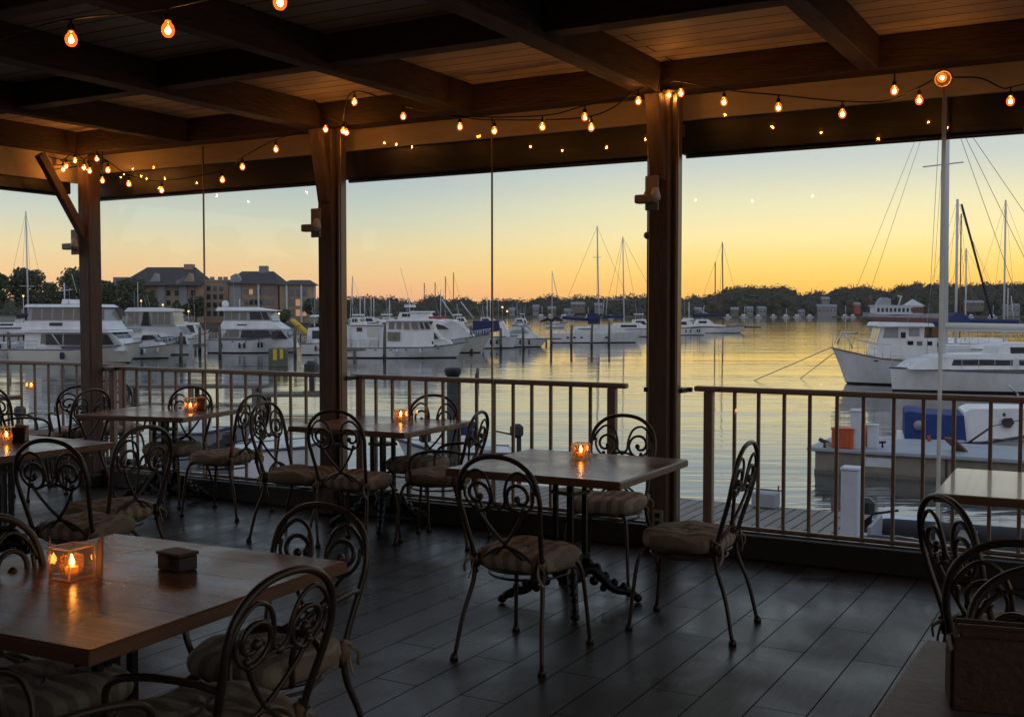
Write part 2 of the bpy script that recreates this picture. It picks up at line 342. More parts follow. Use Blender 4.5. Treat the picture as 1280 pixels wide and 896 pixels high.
# ---------------------------------------------------------------- camera, sky, sun
cam = bpy.data.cameras.new('camera'); co = bpy.data.objects.new('camera', cam); COL.objects.link(co)
co.location = (0, 0, H); co.rotation_euler = (PI/2-PITCH, 0, 0); cam.sensor_width = 36; cam.lens = F/1280*36
cam.clip_start = .05; cam.clip_end = 9000; SC.camera = co
SUN_AZ = math.radians(27)
def world():
    w = bpy.data.worlds.new('World'); SC.world = w; w.use_nodes = True; nt = w.node_tree; N = nt.nodes; L = nt.links
    bg = N['Background']; bg.inputs[1].default_value = .1
    tc = N.new('ShaderNodeTexCoord'); sx = N.new('ShaderNodeSeparateXYZ'); L.new(tc.outputs['Generated'], sx.inputs[0])
    az = N.new('ShaderNodeMath'); az.operation = 'ARCSINE'; L.new(sx.outputs[2], az.inputs[0])
    mr = N.new('ShaderNodeMapRange'); mr.inputs[1].default_value = 0; mr.inputs[2].default_value = PI/2; L.new(az.outputs[0], mr.inputs[0])
    def ramp(st):
        r = N.new('ShaderNodeValToRGB'); e = r.color_ramp.elements
        r.color_ramp.interpolation = 'EASE' if False else 'LINEAR'
        lin = lambda c: (c/255/12.92 if c <= 10 else ((c/255+.055)/1.055)**2.4)
        for i, (deg, c) in enumerate(st):
            q = e[i] if i < 2 else e.new(deg/90)
            q.position = deg/90; gg = 1.22 if deg <= 3 else (1.22-(deg-3)*.044 if deg < 8 else 1.0); q.color = (*[lin(x)*gg/1.25 for x in c], 1)
        L.new(mr.outputs[0], r.inputs[0]); return r
    near = ramp([(0,(246,176,96)), (90,(150,172,205)), (1.2,(253,194,88)), (2.4,(255,216,116)), (3.9,(254,233,168)), (5.6,(240,234,192)), (7.6,(210,219,212)), (10,(196,208,214)), (16,(188,204,216)), (35,(170,190,212))])
    side = ramp([(0,(222,166,138)), (90,(150,172,205)), (1.0,(234,178,134)), (1.9,(235,194,140)), (3.2,(226,206,158)), (4.8,(203,207,186)), (6.4,(184,198,198)), (8.2,(174,193,208)), (15,(170,190,208)), (35,(164,184,208))])
    back = ramp([(0,(196,192,198)), (90,(150,172,205)), (5,(214,206,208)), (14,(208,208,216)), (35,(186,196,214))])
    def dotf(azv, a, b):
        v = N.new('ShaderNodeVectorMath'); v.operation = 'DOT_PRODUCT'; L.new(tc.outputs['Generated'], v.inputs[0])
        v.inputs[1].default_value = (math.sin(azv), math.cos(azv), 0)
        m_ = N.new('ShaderNodeMapRange'); m_.interpolation_type = 'SMOOTHSTEP'; m_.inputs[1].default_value = a; m_.inputs[2].default_value = b
        L.new(v.outputs['Value'], m_.inputs[0]); return m_
    f1 = dotf(SUN_AZ, .80, .995); f2 = dotf(SUN_AZ, -.35, .55)
    m1 = N.new('ShaderNodeMix'); m1.data_type = 'RGBA'; L.new(f1.outputs[0], m1.inputs[0]); L.new(side.outputs[0], m1.inputs[6]); L.new(near.outputs[0], m1.inputs[7])
    m2 = N.new('ShaderNodeMix'); m2.data_type = 'RGBA'; L.new(f2.outputs[0], m2.inputs[0]); L.new(back.outputs[0], m2.inputs[6]); L.new(m1.outputs[2], m2.inputs[7])
    ml = N.new('ShaderNodeMix'); ml.data_type = 'RGBA'; ml.blend_type = 'MULTIPLY'; ml.inputs[0].default_value = 1; L.new(m2.outputs[2], ml.inputs[6]); ml.inputs[7].default_value = (12.5,12.5,12.5,1); ml.clamp_result = False
    sky = N.new('ShaderNodeTexSky'); sky.sky_type = 'NISHITA'; sky.sun_disc = False; sky.sun_elevation = math.radians(1.5); sky.sun_rotation = SUN_AZ
    m3 = N.new('ShaderNodeMix'); m3.data_type = 'RGBA'; m3.inputs[0].default_value = .97; m3.clamp_result = False
    L.new(sky.outputs[0], m3.inputs[6]); L.new(ml.outputs[2], m3.inputs[7]); L.new(m3.outputs[2], bg.inputs[0])
world()
sl = bpy.data.lights.new('sun', 'SUN'); sl.energy = .3; sl.angle = math.radians(1); sl.color = (1,.62,.32)
so = bpy.data.objects.new('sun', sl); COL.objects.link(so)
d = Vector((math.sin(SUN_AZ)*math.cos(.009), math.cos(SUN_AZ)*math.cos(.009), math.sin(.009)))
so.rotation_euler = d.to_track_quat('Z', 'Y').to_euler()
so.location = (10, 30, 20)
vs = SC.view_settings; vs.view_transform = 'Standard'; vs.look = 'None'; vs.gamma = 1; vs.exposure = 0; vs.use_curve_mapping = False
cy = SC.cycles
cy.max_bounces = 8; cy.transparent_max_bounces = 16; cy.diffuse_bounces = 4; cy.glossy_bounces = 4; cy.sample_clamp_indirect = 4
cy.use_denoising = True; cy.use_adaptive_sampling = True
try: cy.denoiser = 'OPENIMAGEDENOISE'
except Exception: pass

# ================================================================ PAVILION (built in its own frame: x along the rail, y outward)
def bobj(mb, name, m, label=None, cat=None, group=None, kind=None, parent=None):
    o = mb.build(name, m, parent)
    if parent is None: o.rotation_euler = (0, 0, BROT)
    return tag(o, label, cat, group, kind)
S0, S1, TB = -12.5, 3.0, -3.2
bobj(MB().add([(-8.3,TB,0),(S1,TB,0),(S1,7.0,0),(-8.3,7.0,0),(-8.3,TB,-.3),(S1,TB,-.3),(S1,7.0,-.3),(-8.3,7.0,-.3)],
     [(0,1,2,3),(7,6,5,4),(0,4,5,1),(1,5,6,2),(2,6,7,3),(3,7,4,0)]), 'floor', M['floor'], kind='structure')
bobj(MB().box(((S0-8.302)/2, (TB+7.42)/2, -.152), (-8.302-S0, 7.42-TB, .3)), 'terrace', M['floor'], kind='structure')
bobj(MB().box(((-8.4+S1)/2, (TB+6.86)/2, 3.19), (S1+8.4, 6.86-TB, .08)), 'ceiling', M['ceiling'], kind='structure')
bobj(MB().box(((-8.5+S1)/2, (TB+7.3)/2, 3.272), (S1+8.8, 7.5-TB, .08)), 'roof_deck', M['shingle'], kind='structure')
bobj(MB().box(((S0+S1)/2, TB-.06, 1.6), (S1-S0, .1, 3.3)), 'rear_wall', M['darkwood'], kind='structure')

# ceiling beams running outward over the posts and the mid bays
SP = 2.755; POSTS = [-8.25, -5.50, -2.735, .03]
bl = {-8.25: 'heavy beam along the left eave above the corner post', -6.875: 'dark beam over the left bay, between corner post and second post',
      -5.5: 'dark beam landing on the second post with the wall sensor', -4.12: 'dark beam over the middle bay ending above the paired bulbs',
      -2.735: 'thick beam with light underside landing on the right brown post', -1.37: 'short reddish beam over the right bay near the round lamp',
      .03: 'beam beyond the right edge of the view over the last post', 1.4: 'outermost beam to the right above the side seating'}
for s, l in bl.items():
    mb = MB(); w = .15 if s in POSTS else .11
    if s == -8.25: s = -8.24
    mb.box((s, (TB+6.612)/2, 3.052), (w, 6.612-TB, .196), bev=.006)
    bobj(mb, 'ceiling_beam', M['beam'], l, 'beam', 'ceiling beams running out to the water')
# blocking between them, parallel with the rail
xs = sorted(bl)
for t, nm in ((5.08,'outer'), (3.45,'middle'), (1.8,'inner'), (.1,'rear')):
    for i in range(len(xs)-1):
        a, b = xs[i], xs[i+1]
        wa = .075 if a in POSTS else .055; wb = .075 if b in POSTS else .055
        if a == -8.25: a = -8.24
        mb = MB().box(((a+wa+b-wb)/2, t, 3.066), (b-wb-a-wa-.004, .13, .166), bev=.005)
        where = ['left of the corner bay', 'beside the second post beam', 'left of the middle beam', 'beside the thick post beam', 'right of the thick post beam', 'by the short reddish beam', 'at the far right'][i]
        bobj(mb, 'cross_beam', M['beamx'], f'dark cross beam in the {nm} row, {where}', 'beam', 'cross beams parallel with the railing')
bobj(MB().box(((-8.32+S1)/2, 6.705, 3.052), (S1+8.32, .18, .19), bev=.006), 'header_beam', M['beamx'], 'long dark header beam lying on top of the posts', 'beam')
bobj(MB().box(((-8.32+S1)/2, 6.880, 2.965), (S1+8.32, .03, .31), bev=.004), 'fascia_board', M['fascia'], 'long tan fascia board above the rolled blinds', 'fascia board')
bobj(MB().box((-8.345, (TB+6.80)/2, 2.90), (.03, 6.80-TB, .36), bev=.004), 'fascia_board', M['fascia'], 'tan fascia board along the left eave', 'fascia board')
# soffit trims (light edges under beams)
# posts
PL = ['square brown corner post with a diagonal brace, leftmost', 'brown post beside the middle tables with tan sensor box',
      'brown post behind the centre table with outlet near its foot', 'brown post beyond the right edge of the view']
for i, s in enumerate(POSTS):
    s += [.125,.095,.055,0][i]
    p = empty('wooden_post', W(s, 6.705), BROT, PL[i], 'post', 'posts carrying the roof')
    MB().box((0, 0, 1.478), (.138, .138, 2.952), bev=.008).build('post_body', M['post'], p)
    if i == 0:
        MB().bar((0, -.05, 2.22), (0, -.5, 2.90), .065, .075, bev=.005).build('brace', M['post'], p)
        MB().bar((-.05, 0, 2.25), (-.09, 0, 2.45), .02, .02).build('bracket', M['device'], p)
    else:
        MB().bar((.0, -.06, 2.40), (.0, -.17, 2.94), .10, .06, bev=.005).build('brace', M['post'], p)
        mb = MB(); mb.box((.092, .02, 1.478), (.044, .07, 2.952), bev=.004); mb.box((.100, -.02, 1.478), (.012, .02, 2.952))
        mb.build('window_channel', M['channel'], p)
    mb = MB(); mb.bar((-.15, .16, 1.05), (.15, .16, 1.05), .03, .03); mb.box((-.12, .10, 1.05), (.03,.15,.03)); mb.box((.12,.10,1.05), (.03,.15,.03))
    mb.build('rail_clamp', M['iron'], p)
    MB().box((0, 0, .06), (.19, .19, .115), bev=.01).build('post_foot', M['curb'], p)
# wall devices on the posts
def device(s, z, label, flip=1):
    e = empty('motion_sensor', W(s, 6.62, z), BROT, label, 'sensor')
    MB().box((-.02*flip, -.02, .08), (.09, .02, .22), bev=.004).build('back_plate', M['device'], e)
    MB().box((-.045*flip, -.055, .04), (.14, .07, .055), bev=.008).build('arm', M['device'], e)
    MB().lathe([(.005,0),(.03,.0),(.034,.02),(.02,.075),(.008,.08)], (.02, -.06, .03), 12).build('lens_cone', M['whitepost'], e)
device(-5.44, 2.16, 'tan sensor box with white cone on the second post')
device(-2.69, 2.24, 'dim tan sensor plate on the right post above the centre table')
device(-8.17, 2.10, 'small tan sensor under the brace of the corner post')
for k, (s, z) in enumerate([(-2.79, 2.33), (-2.79, 2.06)]):
    MB().ball((0,0,0), .025).build('hook', M['device']).location = W(s, 6.72, z)
hk = [o for o in COL.objects if o.name.startswith('hook')]
tag(hk[0], 'small round hook high on the left side of the right post', 'hook'); tag(hk[1], 'small round hook low on the left side of the right post', 'hook')
e = empty('outlet', W(-2.67, 6.628, .22), BROT, 'tan outlet plate near the foot of the right post', 'outlet')
MB().box((0,0,0), (.075,.012,.12), bev=.004).build('plate', M['device'], e)
mb = MB(); mb.box((0,-.009,.025), (.03,.006,.03)); mb.box((0,-.009,-.025), (.03,.006,.03)); mb.build('socket', M['black'], e)

# rolled outside blinds under the fascia
for (a, b, l) in ((-8.35,-5.56,'left bay between corner post and second post'), (-5.44,-2.80,'middle bay over the two nearer tables'), (-2.64,0.0,'right bay beside the tall mast'), (.08,3,'last bay beyond the view')):
    e = empty('rolled_blind', W((a+b)/2, 6.95, 2.60), BROT, 'dark rolled blind box over the '+l, 'blind', 'rolled blinds outside the glass')
    L_ = b-a
    mb = MB(); mb.box((0, 0, .125), (L_, .09, .25), bev=.006); mb.build('blind_box', M['black'], e)
    MB().tube([(-L_/2+.03, .0, -.012), (L_/2-.03, .0, -.012)], .014).build('bottom_bar', M['iron'], e)
    MB().box((-L_/2+.02, -.05, .15), (.03, .02, .08)).build('bracket', M['channel'], e)
e = empty('rolled_blind', W(-8.40, 3.0, 2.62), BROT, 'dark rolled blind box along the left eave', 'blind', 'rolled blinds outside the glass')
MB().box((0, 0, .11), (.09, 7.4, .22), bev=.006).build('blind_box', M['black'], e)
MB().tube([(0,-3.6,-.012),(0,3.6,-.012)], .012).build('bottom_bar', M['iron'], e)

# low kerb
e = bobj(MB().box(((-8.3+S1)/2, 6.86, .076), (S1+8.3, .24, .148), bev=.006), 'low_kerb', M['curb'], 'dark low kerb wall under the glass and railing', 'kerb')
bobj(MB().box(((S0-8.32)/2, 7.28, .076), (-8.32-S0, .2, .148), bev=.006), 'low_kerb', M['curb'], 'dark low kerb of the left terrace behind the corner post', 'kerb')

# glass panels
def glass(a, b, l):
    e = empty('glass_panel', W((a+b)/2, 6.815, .152), BROT, l, 'glass panel', 'tall glass wind panels')
    L_ = b-a-.012
    MB().quad((-L_/2,0,0), (L_/2,0,0), (L_/2,0,2.80), (-L_/2,0,2.80)).build('pane', M['glass'], e)
    mb = MB(); mb.box((0,0,.004), (L_, .02, .012)); mb.build('bottom_channel', M['channel'], e)
    MB().box((L_/2+.0005, 0, 1.40), (.010, .012, 2.80)).build('edge_strip', M['channel'], e)
glass(-8.17,-6.84,'clear glass panel right of the corner post'); glass(-6.84,-5.58,'clear glass panel left of the second post')
glass(-5.38,-4.02,'clear glass panel right of the second post'); glass(-4.02,-2.82,'clear glass panel left of the right post')
glass(-2.58,-.985,'clear glass panel between right post and the pale joint strip'); glass(-.985,-.06,'clear glass panel right of the pale joint strip')
MB().box((0,0,1.33), (.022,.012,2.66)).build('joint_strip', M['strip'], at=W(-.985, 6.795, .152), rot=BROT)
tag(bpy.data.objects['joint_strip'], 'thin pale vertical strip at the glass joint in front of the tall mast', 'joint strip')

# railings
def railing(s0, s1, t, end0, end1, bs, l):
    e = empty('deck_railing', W((s0+s1)/2, t, .15), BROT, l, 'railing', 'railings along the water side')
    c = (s0+s1)/2
    MB().box((0,0,.905), (s1-s0, .062, .036), bev=.008).build('top_rail', M['rail'], e)
    MB().box((0,0,.012), (s1-s0-.06, .04, .02), bev=.003).build('bottom_rail', M['rail'], e)
    for q in (end0, end1):
        if q is not None: MB().box((q-c,0,.443), (.062,.05,.886), bev=.005).build('rail_post', M['rail'], e)
    b0 = None
    for s in bs:
        if b0 is None: b0 = MB().box((0,0,.454), (.022,.022,.864), bev=.003).build('baluster', M['rail'], e); o = b0
        else: o = b0.copy(); COL.objects.link(o)
        o.location = (s-c, 0, 0)
us = lambda L_, v, t: [loc(Pt(u, v, t)).x for u in L_]
TR = 6.93
b2 = us([470,490.5,512,532.6,553.8,574,595.8,617.8,641.5,664.8,688.5,713.3,738], 500, TR)
railing(us([440],475,TR)[0], us([784],480,TR)[0], TR, us([450.7],500,TR)[0], us([765.4],500,TR)[0], b2, 'brown railing of the middle bay behind the two middle tables')
b3 = us([918,948,980,1012,1046,1079,1117,1154,1192,1238], 550, TR); st = b3[1]-b3[0]; x = b3[-1]+st
while x < 2.8: b3.append(x); x += st
railing(us([869],490,TR)[0], 2.9, TR, us([886],550,TR)[0], 2.86, b3, 'brown railing of the right bay in front of the floating dock')
sa, sb = us([136],455,TR)[0], us([392],468,TR)[0]; bs = []; x = sa+.2
while x < sb-.05: bs.append(x); x += .163
railing(sa, sb+.1, TR, sa+.05, None, bs, 'brown railing of the left bay behind the squared table')
bs = []; x = S0+.1
while x < -8.5: bs.append(x); x += .21
railing(S0, -8.36, 7.28, S0+.03, -8.4, bs, 'brown railing of the terrace left of the corner post')

# ================================================================ STRING LIGHTS
def light_string(name_l, wires, bulbs, grp='strings of warm bulbs'):
    """wires: list of point lists (world); bulbs: list of (point, scale)"""
    base = wires[0][0]
    e = empty('light_string', base, 0, name_l, 'string lights', grp)
    mb = MB()
    for w in wires: mb.tube([p-base for p in crv(w, 8)], .0045, 5)
    mb.build('cable', M['cable'], e)
    for (p, r) in bulbs:
        p = p-base
        g = MB().lathe([(.002,-r*1.12),(r*.5,-r*1.0),(r*.86,-r*.6),(r,0),(r*.88,r*.55),(r*.52,r*1.05),(r*.42,r*1.4)], p, 12).build('bulb', M['globe'], e)
        MB().ball(p+Vector((0,0,-.1*r)), r*.42, 8, 6, 1.15).build('filament', M['filament'], g)
        mb = MB(); mb.lathe([(r*.48,r*1.35),(r*.55,r*1.5),(r*.5,r*2.4),(r*.25,r*2.5)], p, 10); mb.tube([p+Vector((0,0,r*2.45)), p+Vector((0,0,r*2.45+.02))], .005, 5)
        mb.build('socket', M['cable'], e)
BT = 6.32
def B(u, v, t=BT, r=.0215): return (Pt(u, v, t), r)
def up(b): return b[0]+Vector((0,0,b[1]*2.45+.02))
bb = [B(x,y) for x,y in ((345,187),(303,209),(278,225),(202,238),(161,230),(135,213))]
light_string('left string sagging from the second post to the corner post', [[Pt(384,166,BT)]+[up(b) for b in bb]+[Pt(122,196,BT)]], bb)
cl = [B(x,y,6.50) for x,y in ((128,226),(121,199),(105,210),(94,201),(83,208),(79,212),(135,213),(41,225),(28,219),(112,214))]
light_string('tangled cluster of bulbs round the top of the corner post', [[Pt(128,190,6.5)]+[up(b) for b in cl]+[Pt(60,195,6.45), Pt(50,160,6.4)]], cl)
bb = [B(407,162,6.45), B(433,166,6.50), B(429,164,6.38), B(443,128,6.0), B(504,146), B(575,159), B(678,159), B(731,147), ]
light_string('upper string swagged across the middle bay', [[up(bb[0]), Pt(392,125,6.5), up(bb[0])+Vector((.02,0,.02)), up(bb[1])], [up(bb[1]), up(bb[2]), up(bb[3]), up(bb[4]), up(bb[5]), up(bb[6]), up(bb[7]), Pt(800,118,6.4)]], bb)
bb = [B(618,164), B(739,160), B(798,127,6.4)]
light_string('lower string hanging in the middle bay left of the right post', [[Pt(560,146,BT), up(bb[0]), up(bb[1]), up(bb[2]), Pt(815,112,6.5)]], bb)
bb = [B(836,119,6.62), B(851,117,6.4), B(905,128), B(973,135), B(1053,143), B(1118,114,6.25), B(1149,126)]
light_string('string swagged across the right bay from the right post', [[Pt(826,95,6.5), Pt(822,122,6.55), up(bb[0]), up(bb[1]), up(bb[2]), up(bb[3]), up(bb[4]), Pt(1108,126,BT), up(bb[6]), Pt(1165,100,BT)], [up(bb[5]), Pt(1118,90,6.25)]], bb)
bb = [B(1263,127)]
light_string('string leading right from the round wall lamp', [[Pt(1190,97,BT), Pt(1225,98,BT), Pt(1252,110,BT), up(bb[0]), Pt(1300,100,BT), Pt(1360,80,BT)]], bb)
bb = [(Py(89,50,4.6), .026), (Py(210,38,4.3), .026), (Py(350,3,4.0), .026)]
light_string('near string of three larger bulbs crossing the upper left ceiling', [[Py(-30,60,4.8), Py(20,42,4.7)]+[up(b) for b in bb]+[Py(440,-60,3.8)]], bb)
# round lamp with reflector
p = Pt(1178,98,6.52)
e = empty('round_lamp', p, BROT, 'round bare-bulb lamp with pale rim on the header beam beside the mast', 'lamp')
MB().lathe([(.010,.05),(.035,.045),(.046,.01),(.052,-.012),(.046,-.016),(.038,-.006),(.015,.03)], (0,.03,0), 18, axis='y').build('reflector', M['iron'], e)
g = MB().ball((0,-.01,0), .026, 12, 8).build('bulb', M['globe'], e)
MB().ball((0,-.01,0), .010, 8, 6).build('filament', M['filament'], g)

# ================================================================ FURNITURE
def table_top(e, sz, th=.035, tm='table'):
    MB().box((0,0,.75-th/2), (sz[0], sz[1], th), bev=.006).build('tabletop', M[tm], e)
    MB().box((0,0,.75-.022), (sz[0]+.006, sz[1]+.006, .036), bev=.004).build('edge_band', M['tableedge'], e)
def pedestal(e):
    mb = MB()
    for dx, dy in ((-.078,0),(.078,0),(0,-.078),(0,.078),(0,0)):
        q = Matrix.Rotation(.5,3,'Z') @ Vector((dx,dy,0)); mb.bar((q.x,q.y,.14), (q.x,q.y,.70), .024, .024, up=(1,0,0))
    mb.box((0,0,.705), (.46,.05,.012)); mb.box((0,0,.693), (.05,.46,.012))
    for z in (.26,.60): mb.box((0,0,z), (.15,.15,.020), Matrix.Rotation(.5+PI/4,3,'Z'))
    mb.build('column', M['castiron'], e)
    hb = MB(); hb.lathe([(.03,.10),(.07,.12),(.085,.16),(.06,.20),(.07,.235),(.03,.25)], (0,0,0), 14)
    for k in range(8):
        a = k*PI/4; hb.ball((.075*math.cos(a),.075*math.sin(a),.165), .022, 8, 5)
    hb.build('hub', M['castiron'], e)
    for k in range(4):
        a = k*PI/2+.52; c, s = math.cos(a), math.sin(a)
        P = [(.05,.17),(.12,.185),(.18,.13),(.24,.075),(.31,.06),(.355,.035)]
        q = crv([(r*c, r*s, z) for r, z in P], 4)
        mb = MB(); mb.tube(q, [.034-.014*i/len(q) for i in range(len(q))], 8)
        mb.ball((.365*c,.365*s,.024), .026, 10, 6, .9)
        for r, z, rr in ((.10,.215,.028),(.145,.19,.026),(.19,.145,.025),(.24,.11,.022),(.29,.09,.020),(.32,.05,.024),(.13,.12,.028),(.18,.08,.022)): mb.ball((r*c,r*s,z), rr, 8, 5)
        mb.build('foot', M['castiron'], e)
def make_table(center, rz, sz, label, tm='table'):
    e = empty('dining_table', center, rz, label, 'table', 'wooden dining tables')
    table_top(e, sz, tm=tm); pedestal(e)
    return e
def from_corners(near, right, sz):
    n = Pz(*near, .75); r = Pz(*right, .75); d = (r-n); d.z = 0; d.normalize()      # outward edge direction
    a = Vector((d.y, -d.x, 0))
    c = n + d*sz[1]/2 - a*sz[0]/2; c.z = 0
    return c, math.atan2(a.y, a.x)
def tb(near, right, sz, label):
    c, r = from_corners(near, right, sz); return make_table(c, r, sz, label), c
T6, c6 = tb((775,602.5), (860.5,573.5), (.98,.94), 'square wooden table at the centre with a glowing square votive')
T5, c5 = tb((505,541), (590,526), (.98,.94), 'wooden table left of centre carrying one clear glass votive')
T4, c4 = tb((228,522), (311,509), (.98,.94), 'wooden table by the left railing with a jar candle and napkins')
T1, c1 = tb((112,813), (441,698), (1.02,1.06), 'large wooden table in the left foreground with dark caddy')

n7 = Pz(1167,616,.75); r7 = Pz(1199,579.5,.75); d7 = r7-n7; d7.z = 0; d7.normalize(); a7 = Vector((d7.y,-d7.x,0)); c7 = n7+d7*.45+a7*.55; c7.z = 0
T7 = make_table(c7, math.atan2(a7.y,a7.x), (1.1,.90), 'wooden table at the right by the railing, sky sheen painted on its top', 'sheentop')
c3 = W(-9.95, 6.50); T3 = make_table(c3, BROT, (.95,.95), 'wooden table far left on the terrace near the railing')
c2 = Vector((-3.17, 6.98, 0)); T2 = None
n2 = Pz(121,556,.75); c2 = n2 - AX*.50 - AN*.32; c2.z = 0
T2 = make_table(c2, BROT, (.98,.94), 'wooden table at the left edge lit by a flame in front of the terrace')
n8 = Pz(1087,896,.75); r8 = Pz(1157,798,.75); d8 = r8-n8; d8.z = 0; d8.normalize(); a8 = Vector((d8.y,-d8.x,0))
c8 = r8 - d8*.47 + a8*.49; c8.z = 0
T8 = make_table(c8, math.atan2(a8.y,a8.x), (.98,.94), 'worn grey-brown table in the right foreground with menus', 'worn')

# ---- chairs: local origin under the seat centre, facing +y
SEAT = .44
def bk(x, h, top=.49):     # a point of the back plane
    return Vector((x, -.185 - .115*max(0,h/.49)**1.1 - .1*min(0,h) - .02*math.sin(PI*max(0,min(1,h/.49))), SEAT+h*top/.49))
def make_chair(arms=False, top=.49):
    e = empty('bistro_armchair' if arms else 'bistro_chair', (0,0,0), 0, 'x', 'chair', 'wrought iron bistro chairs with striped cushions')
    ring = [(.205*math.cos(a)*(1 if math.sin(a) > 0 else .93), .205*math.sin(a), SEAT-.035) for a in [2*PI*k/28 for k in range(28)]]
    mb = MB(); mb.tube(ring, .009, 6, closed=True)
    mb.tube([(p[0]*.93,p[1]*.93,p[2]-.035) for p in ring], .006, 6, closed=True)
    mb.build('seat_frame', M['iron'], e)
    # cushion: domed rounded square
    mb = MB(); n = 32; V = []; prof = [(.90,-.034),(1.0,-.022),(1.03,.0),(1.01,.028),(.92,.044),(.6,.052),(.25,.048),(.01,.044)]
    for r, z in prof:
        for k in range(n):
            a = 2*PI*k/n; c, s = math.cos(a), math.sin(a); q = 1/(abs(c)**3.4+abs(s)**3.4)**(1/3.4)
            rr = .205*r*q; wob = .006*math.sin(3*a+1.3)*(r > .5)+.004*math.sin(7*a)
            V.append((c*rr*1.02, s*rr, SEAT+z+wob*(z > 0)))
    fs = [(i*n+k, i*n+(k+1)%n, (i+1)*n+(k+1)%n, (i+1)*n+k) for i in range(len(prof)-1) for k in range(n)]
    fs += [tuple(range(n))[::-1], tuple((len(prof)-1)*n+k for k in range(n))]
    mb.add(V, fs, True); cu = mb.build('cushion', M['cushion'], e)
    for sx in (-1,1):
        tie = MB(); p0 = bk(sx*.172, .02, top)
        tie.tube(crv([p0+Vector((sx*.012,.02,.02)), p0+Vector((sx*.02,-.015,0)), p0+Vector((-sx*.005,-.02,-.01)), p0+Vector((sx*.0,-.03,-.06)), p0+Vector((sx*.02,-.02,-.10))], 4), .007, 6, flat=.5)
        tie.tube(crv([p0+Vector((0,-.02,-.005)), p0+Vector((sx*.03,-.035,-.03)), p0+Vector((sx*.035,-.03,-.07))], 4), .006, 6, flat=.5)
        tie.build('tie', M['cushion'], cu)
    # hoop
    hp = [bk(-.172,-.06,top), bk(-.176,.06,top), bk(-.195,.22,top), bk(-.203,.31,top), bk(-.180,.405,top), bk(-.105,.470,top), bk(0,.49,top)]
    hp = hp + [Vector((-p.x,p.y,p.z)) for p in hp[-2::-1]]
    MB().tube(crv(hp, 6), .0115, 8).build('back_frame', M['iron'], e)
    # scrollwork
    mb = MB()
    for sx in (-1,1):
        sp = []
        for i in range(28):
            f = i/27; a = -PI*.55 + f*PI*2.35; r = .060*(1-f)**.7+.014
            sp.append(bk(sx*(-.105+r*math.cos(a)), .315+r*math.sin(a), top))
        mb.tube(sp, .0085, 6)
        mb.ball(sp[-1], .016, 8, 6)
        mb.tube(crv([bk(sx*x, h, top) for x, h in ((-.118,.262),(-.085,.20),(-.03,.125),(.03,.065),(.115,.0))], 5), .008, 6)
        mb.tube(crv([bk(sx*x, h, top) for x, h in ((0,.265),(.028,.285),(.035,.345),(.062,.405),(.115,.425),(.165,.385),(.19,.33))], 5), .007, 6)
        mb.tube(crv([bk(sx*x, h, top) for x, h in ((0,.265),(.04,.262),(.085,.245),(.135,.255),(.17,.30),(.172,.35))], 5), .007, 6)
        mb.ball(bk(sx*.118,.262,top), .012, 8, 5)
    mb.tube(crv([bk(x, h, top) for x, h in ((-.15,-.01),(-.075,.055),(0,.078),(.075,.055),(.15,-.01))], 5), .0075, 6)
    mb.ball(bk(0,.265,top), .015, 8, 5); mb.ball(bk(0,.095,top), .013, 8, 5)
    mb.build('scrollwork', M['iron'], e)
    for sx in (-1,1):      # legs
        q = crv([bk(sx*.172,.0,top), (sx*.178,-.195,SEAT-.10), (sx*.200,-.245,.2), (sx*.222,-.285,.012)], 5)
        mb = MB(); mb.tube(q, [.0125-.003*i/len(q) for i in range(len(q))], 8); mb.lathe([(.012,.03),(.018,.018),(.019,.0)][::-1], (sx*.223,-.287,0), 10)
        mb.build('leg', M['iron'], e)
        q = crv([(sx*.12,.15,SEAT-.035), (sx*.155,.185,SEAT-.045), (sx*.175,.205,SEAT-.10), (sx*.188,.222,.2), (sx*.20,.24,.012)], 5)
        mb = MB(); mb.tube(q, [.0125-.003*i/len(q) for i in range(len(q))], 8); mb.lathe([(.012,.03),(.018,.018),(.019,.0)][::-1], (sx*.20,.24,0), 10)
        mb.build('leg', M['iron'], e)
        mb = MB(); p0 = bk(sx*.172,.0,top)
        mb.lathe([(.013,-.035),(.021,-.03),(.023,.0),(.020,.03),(.013,.035)], p0, 10)
        mb.build('binding', M['wrap'] if arms else M['iron'], e)
        if arms:
            q = crv([bk(sx*.190,.20,top), (sx*.225,-.17,SEAT+.205), (sx*.245,-.02,SEAT+.20), (sx*.245,.09,SEAT+.165), (sx*.225,.125,SEAT+.08), (sx*.20,.10,SEAT-.03)], 6)
            MB().tube(q, .0105, 8).build('arm', M['iron'], e)
    return e
def face(vec):  # rotation that turns +y to vec
    return math.atan2(-vec[0], vec[1])
n_, a_ = (AN.x, AN.y), (AX.x, AX.y)
neg = lambda v: (-v[0], -v[1])
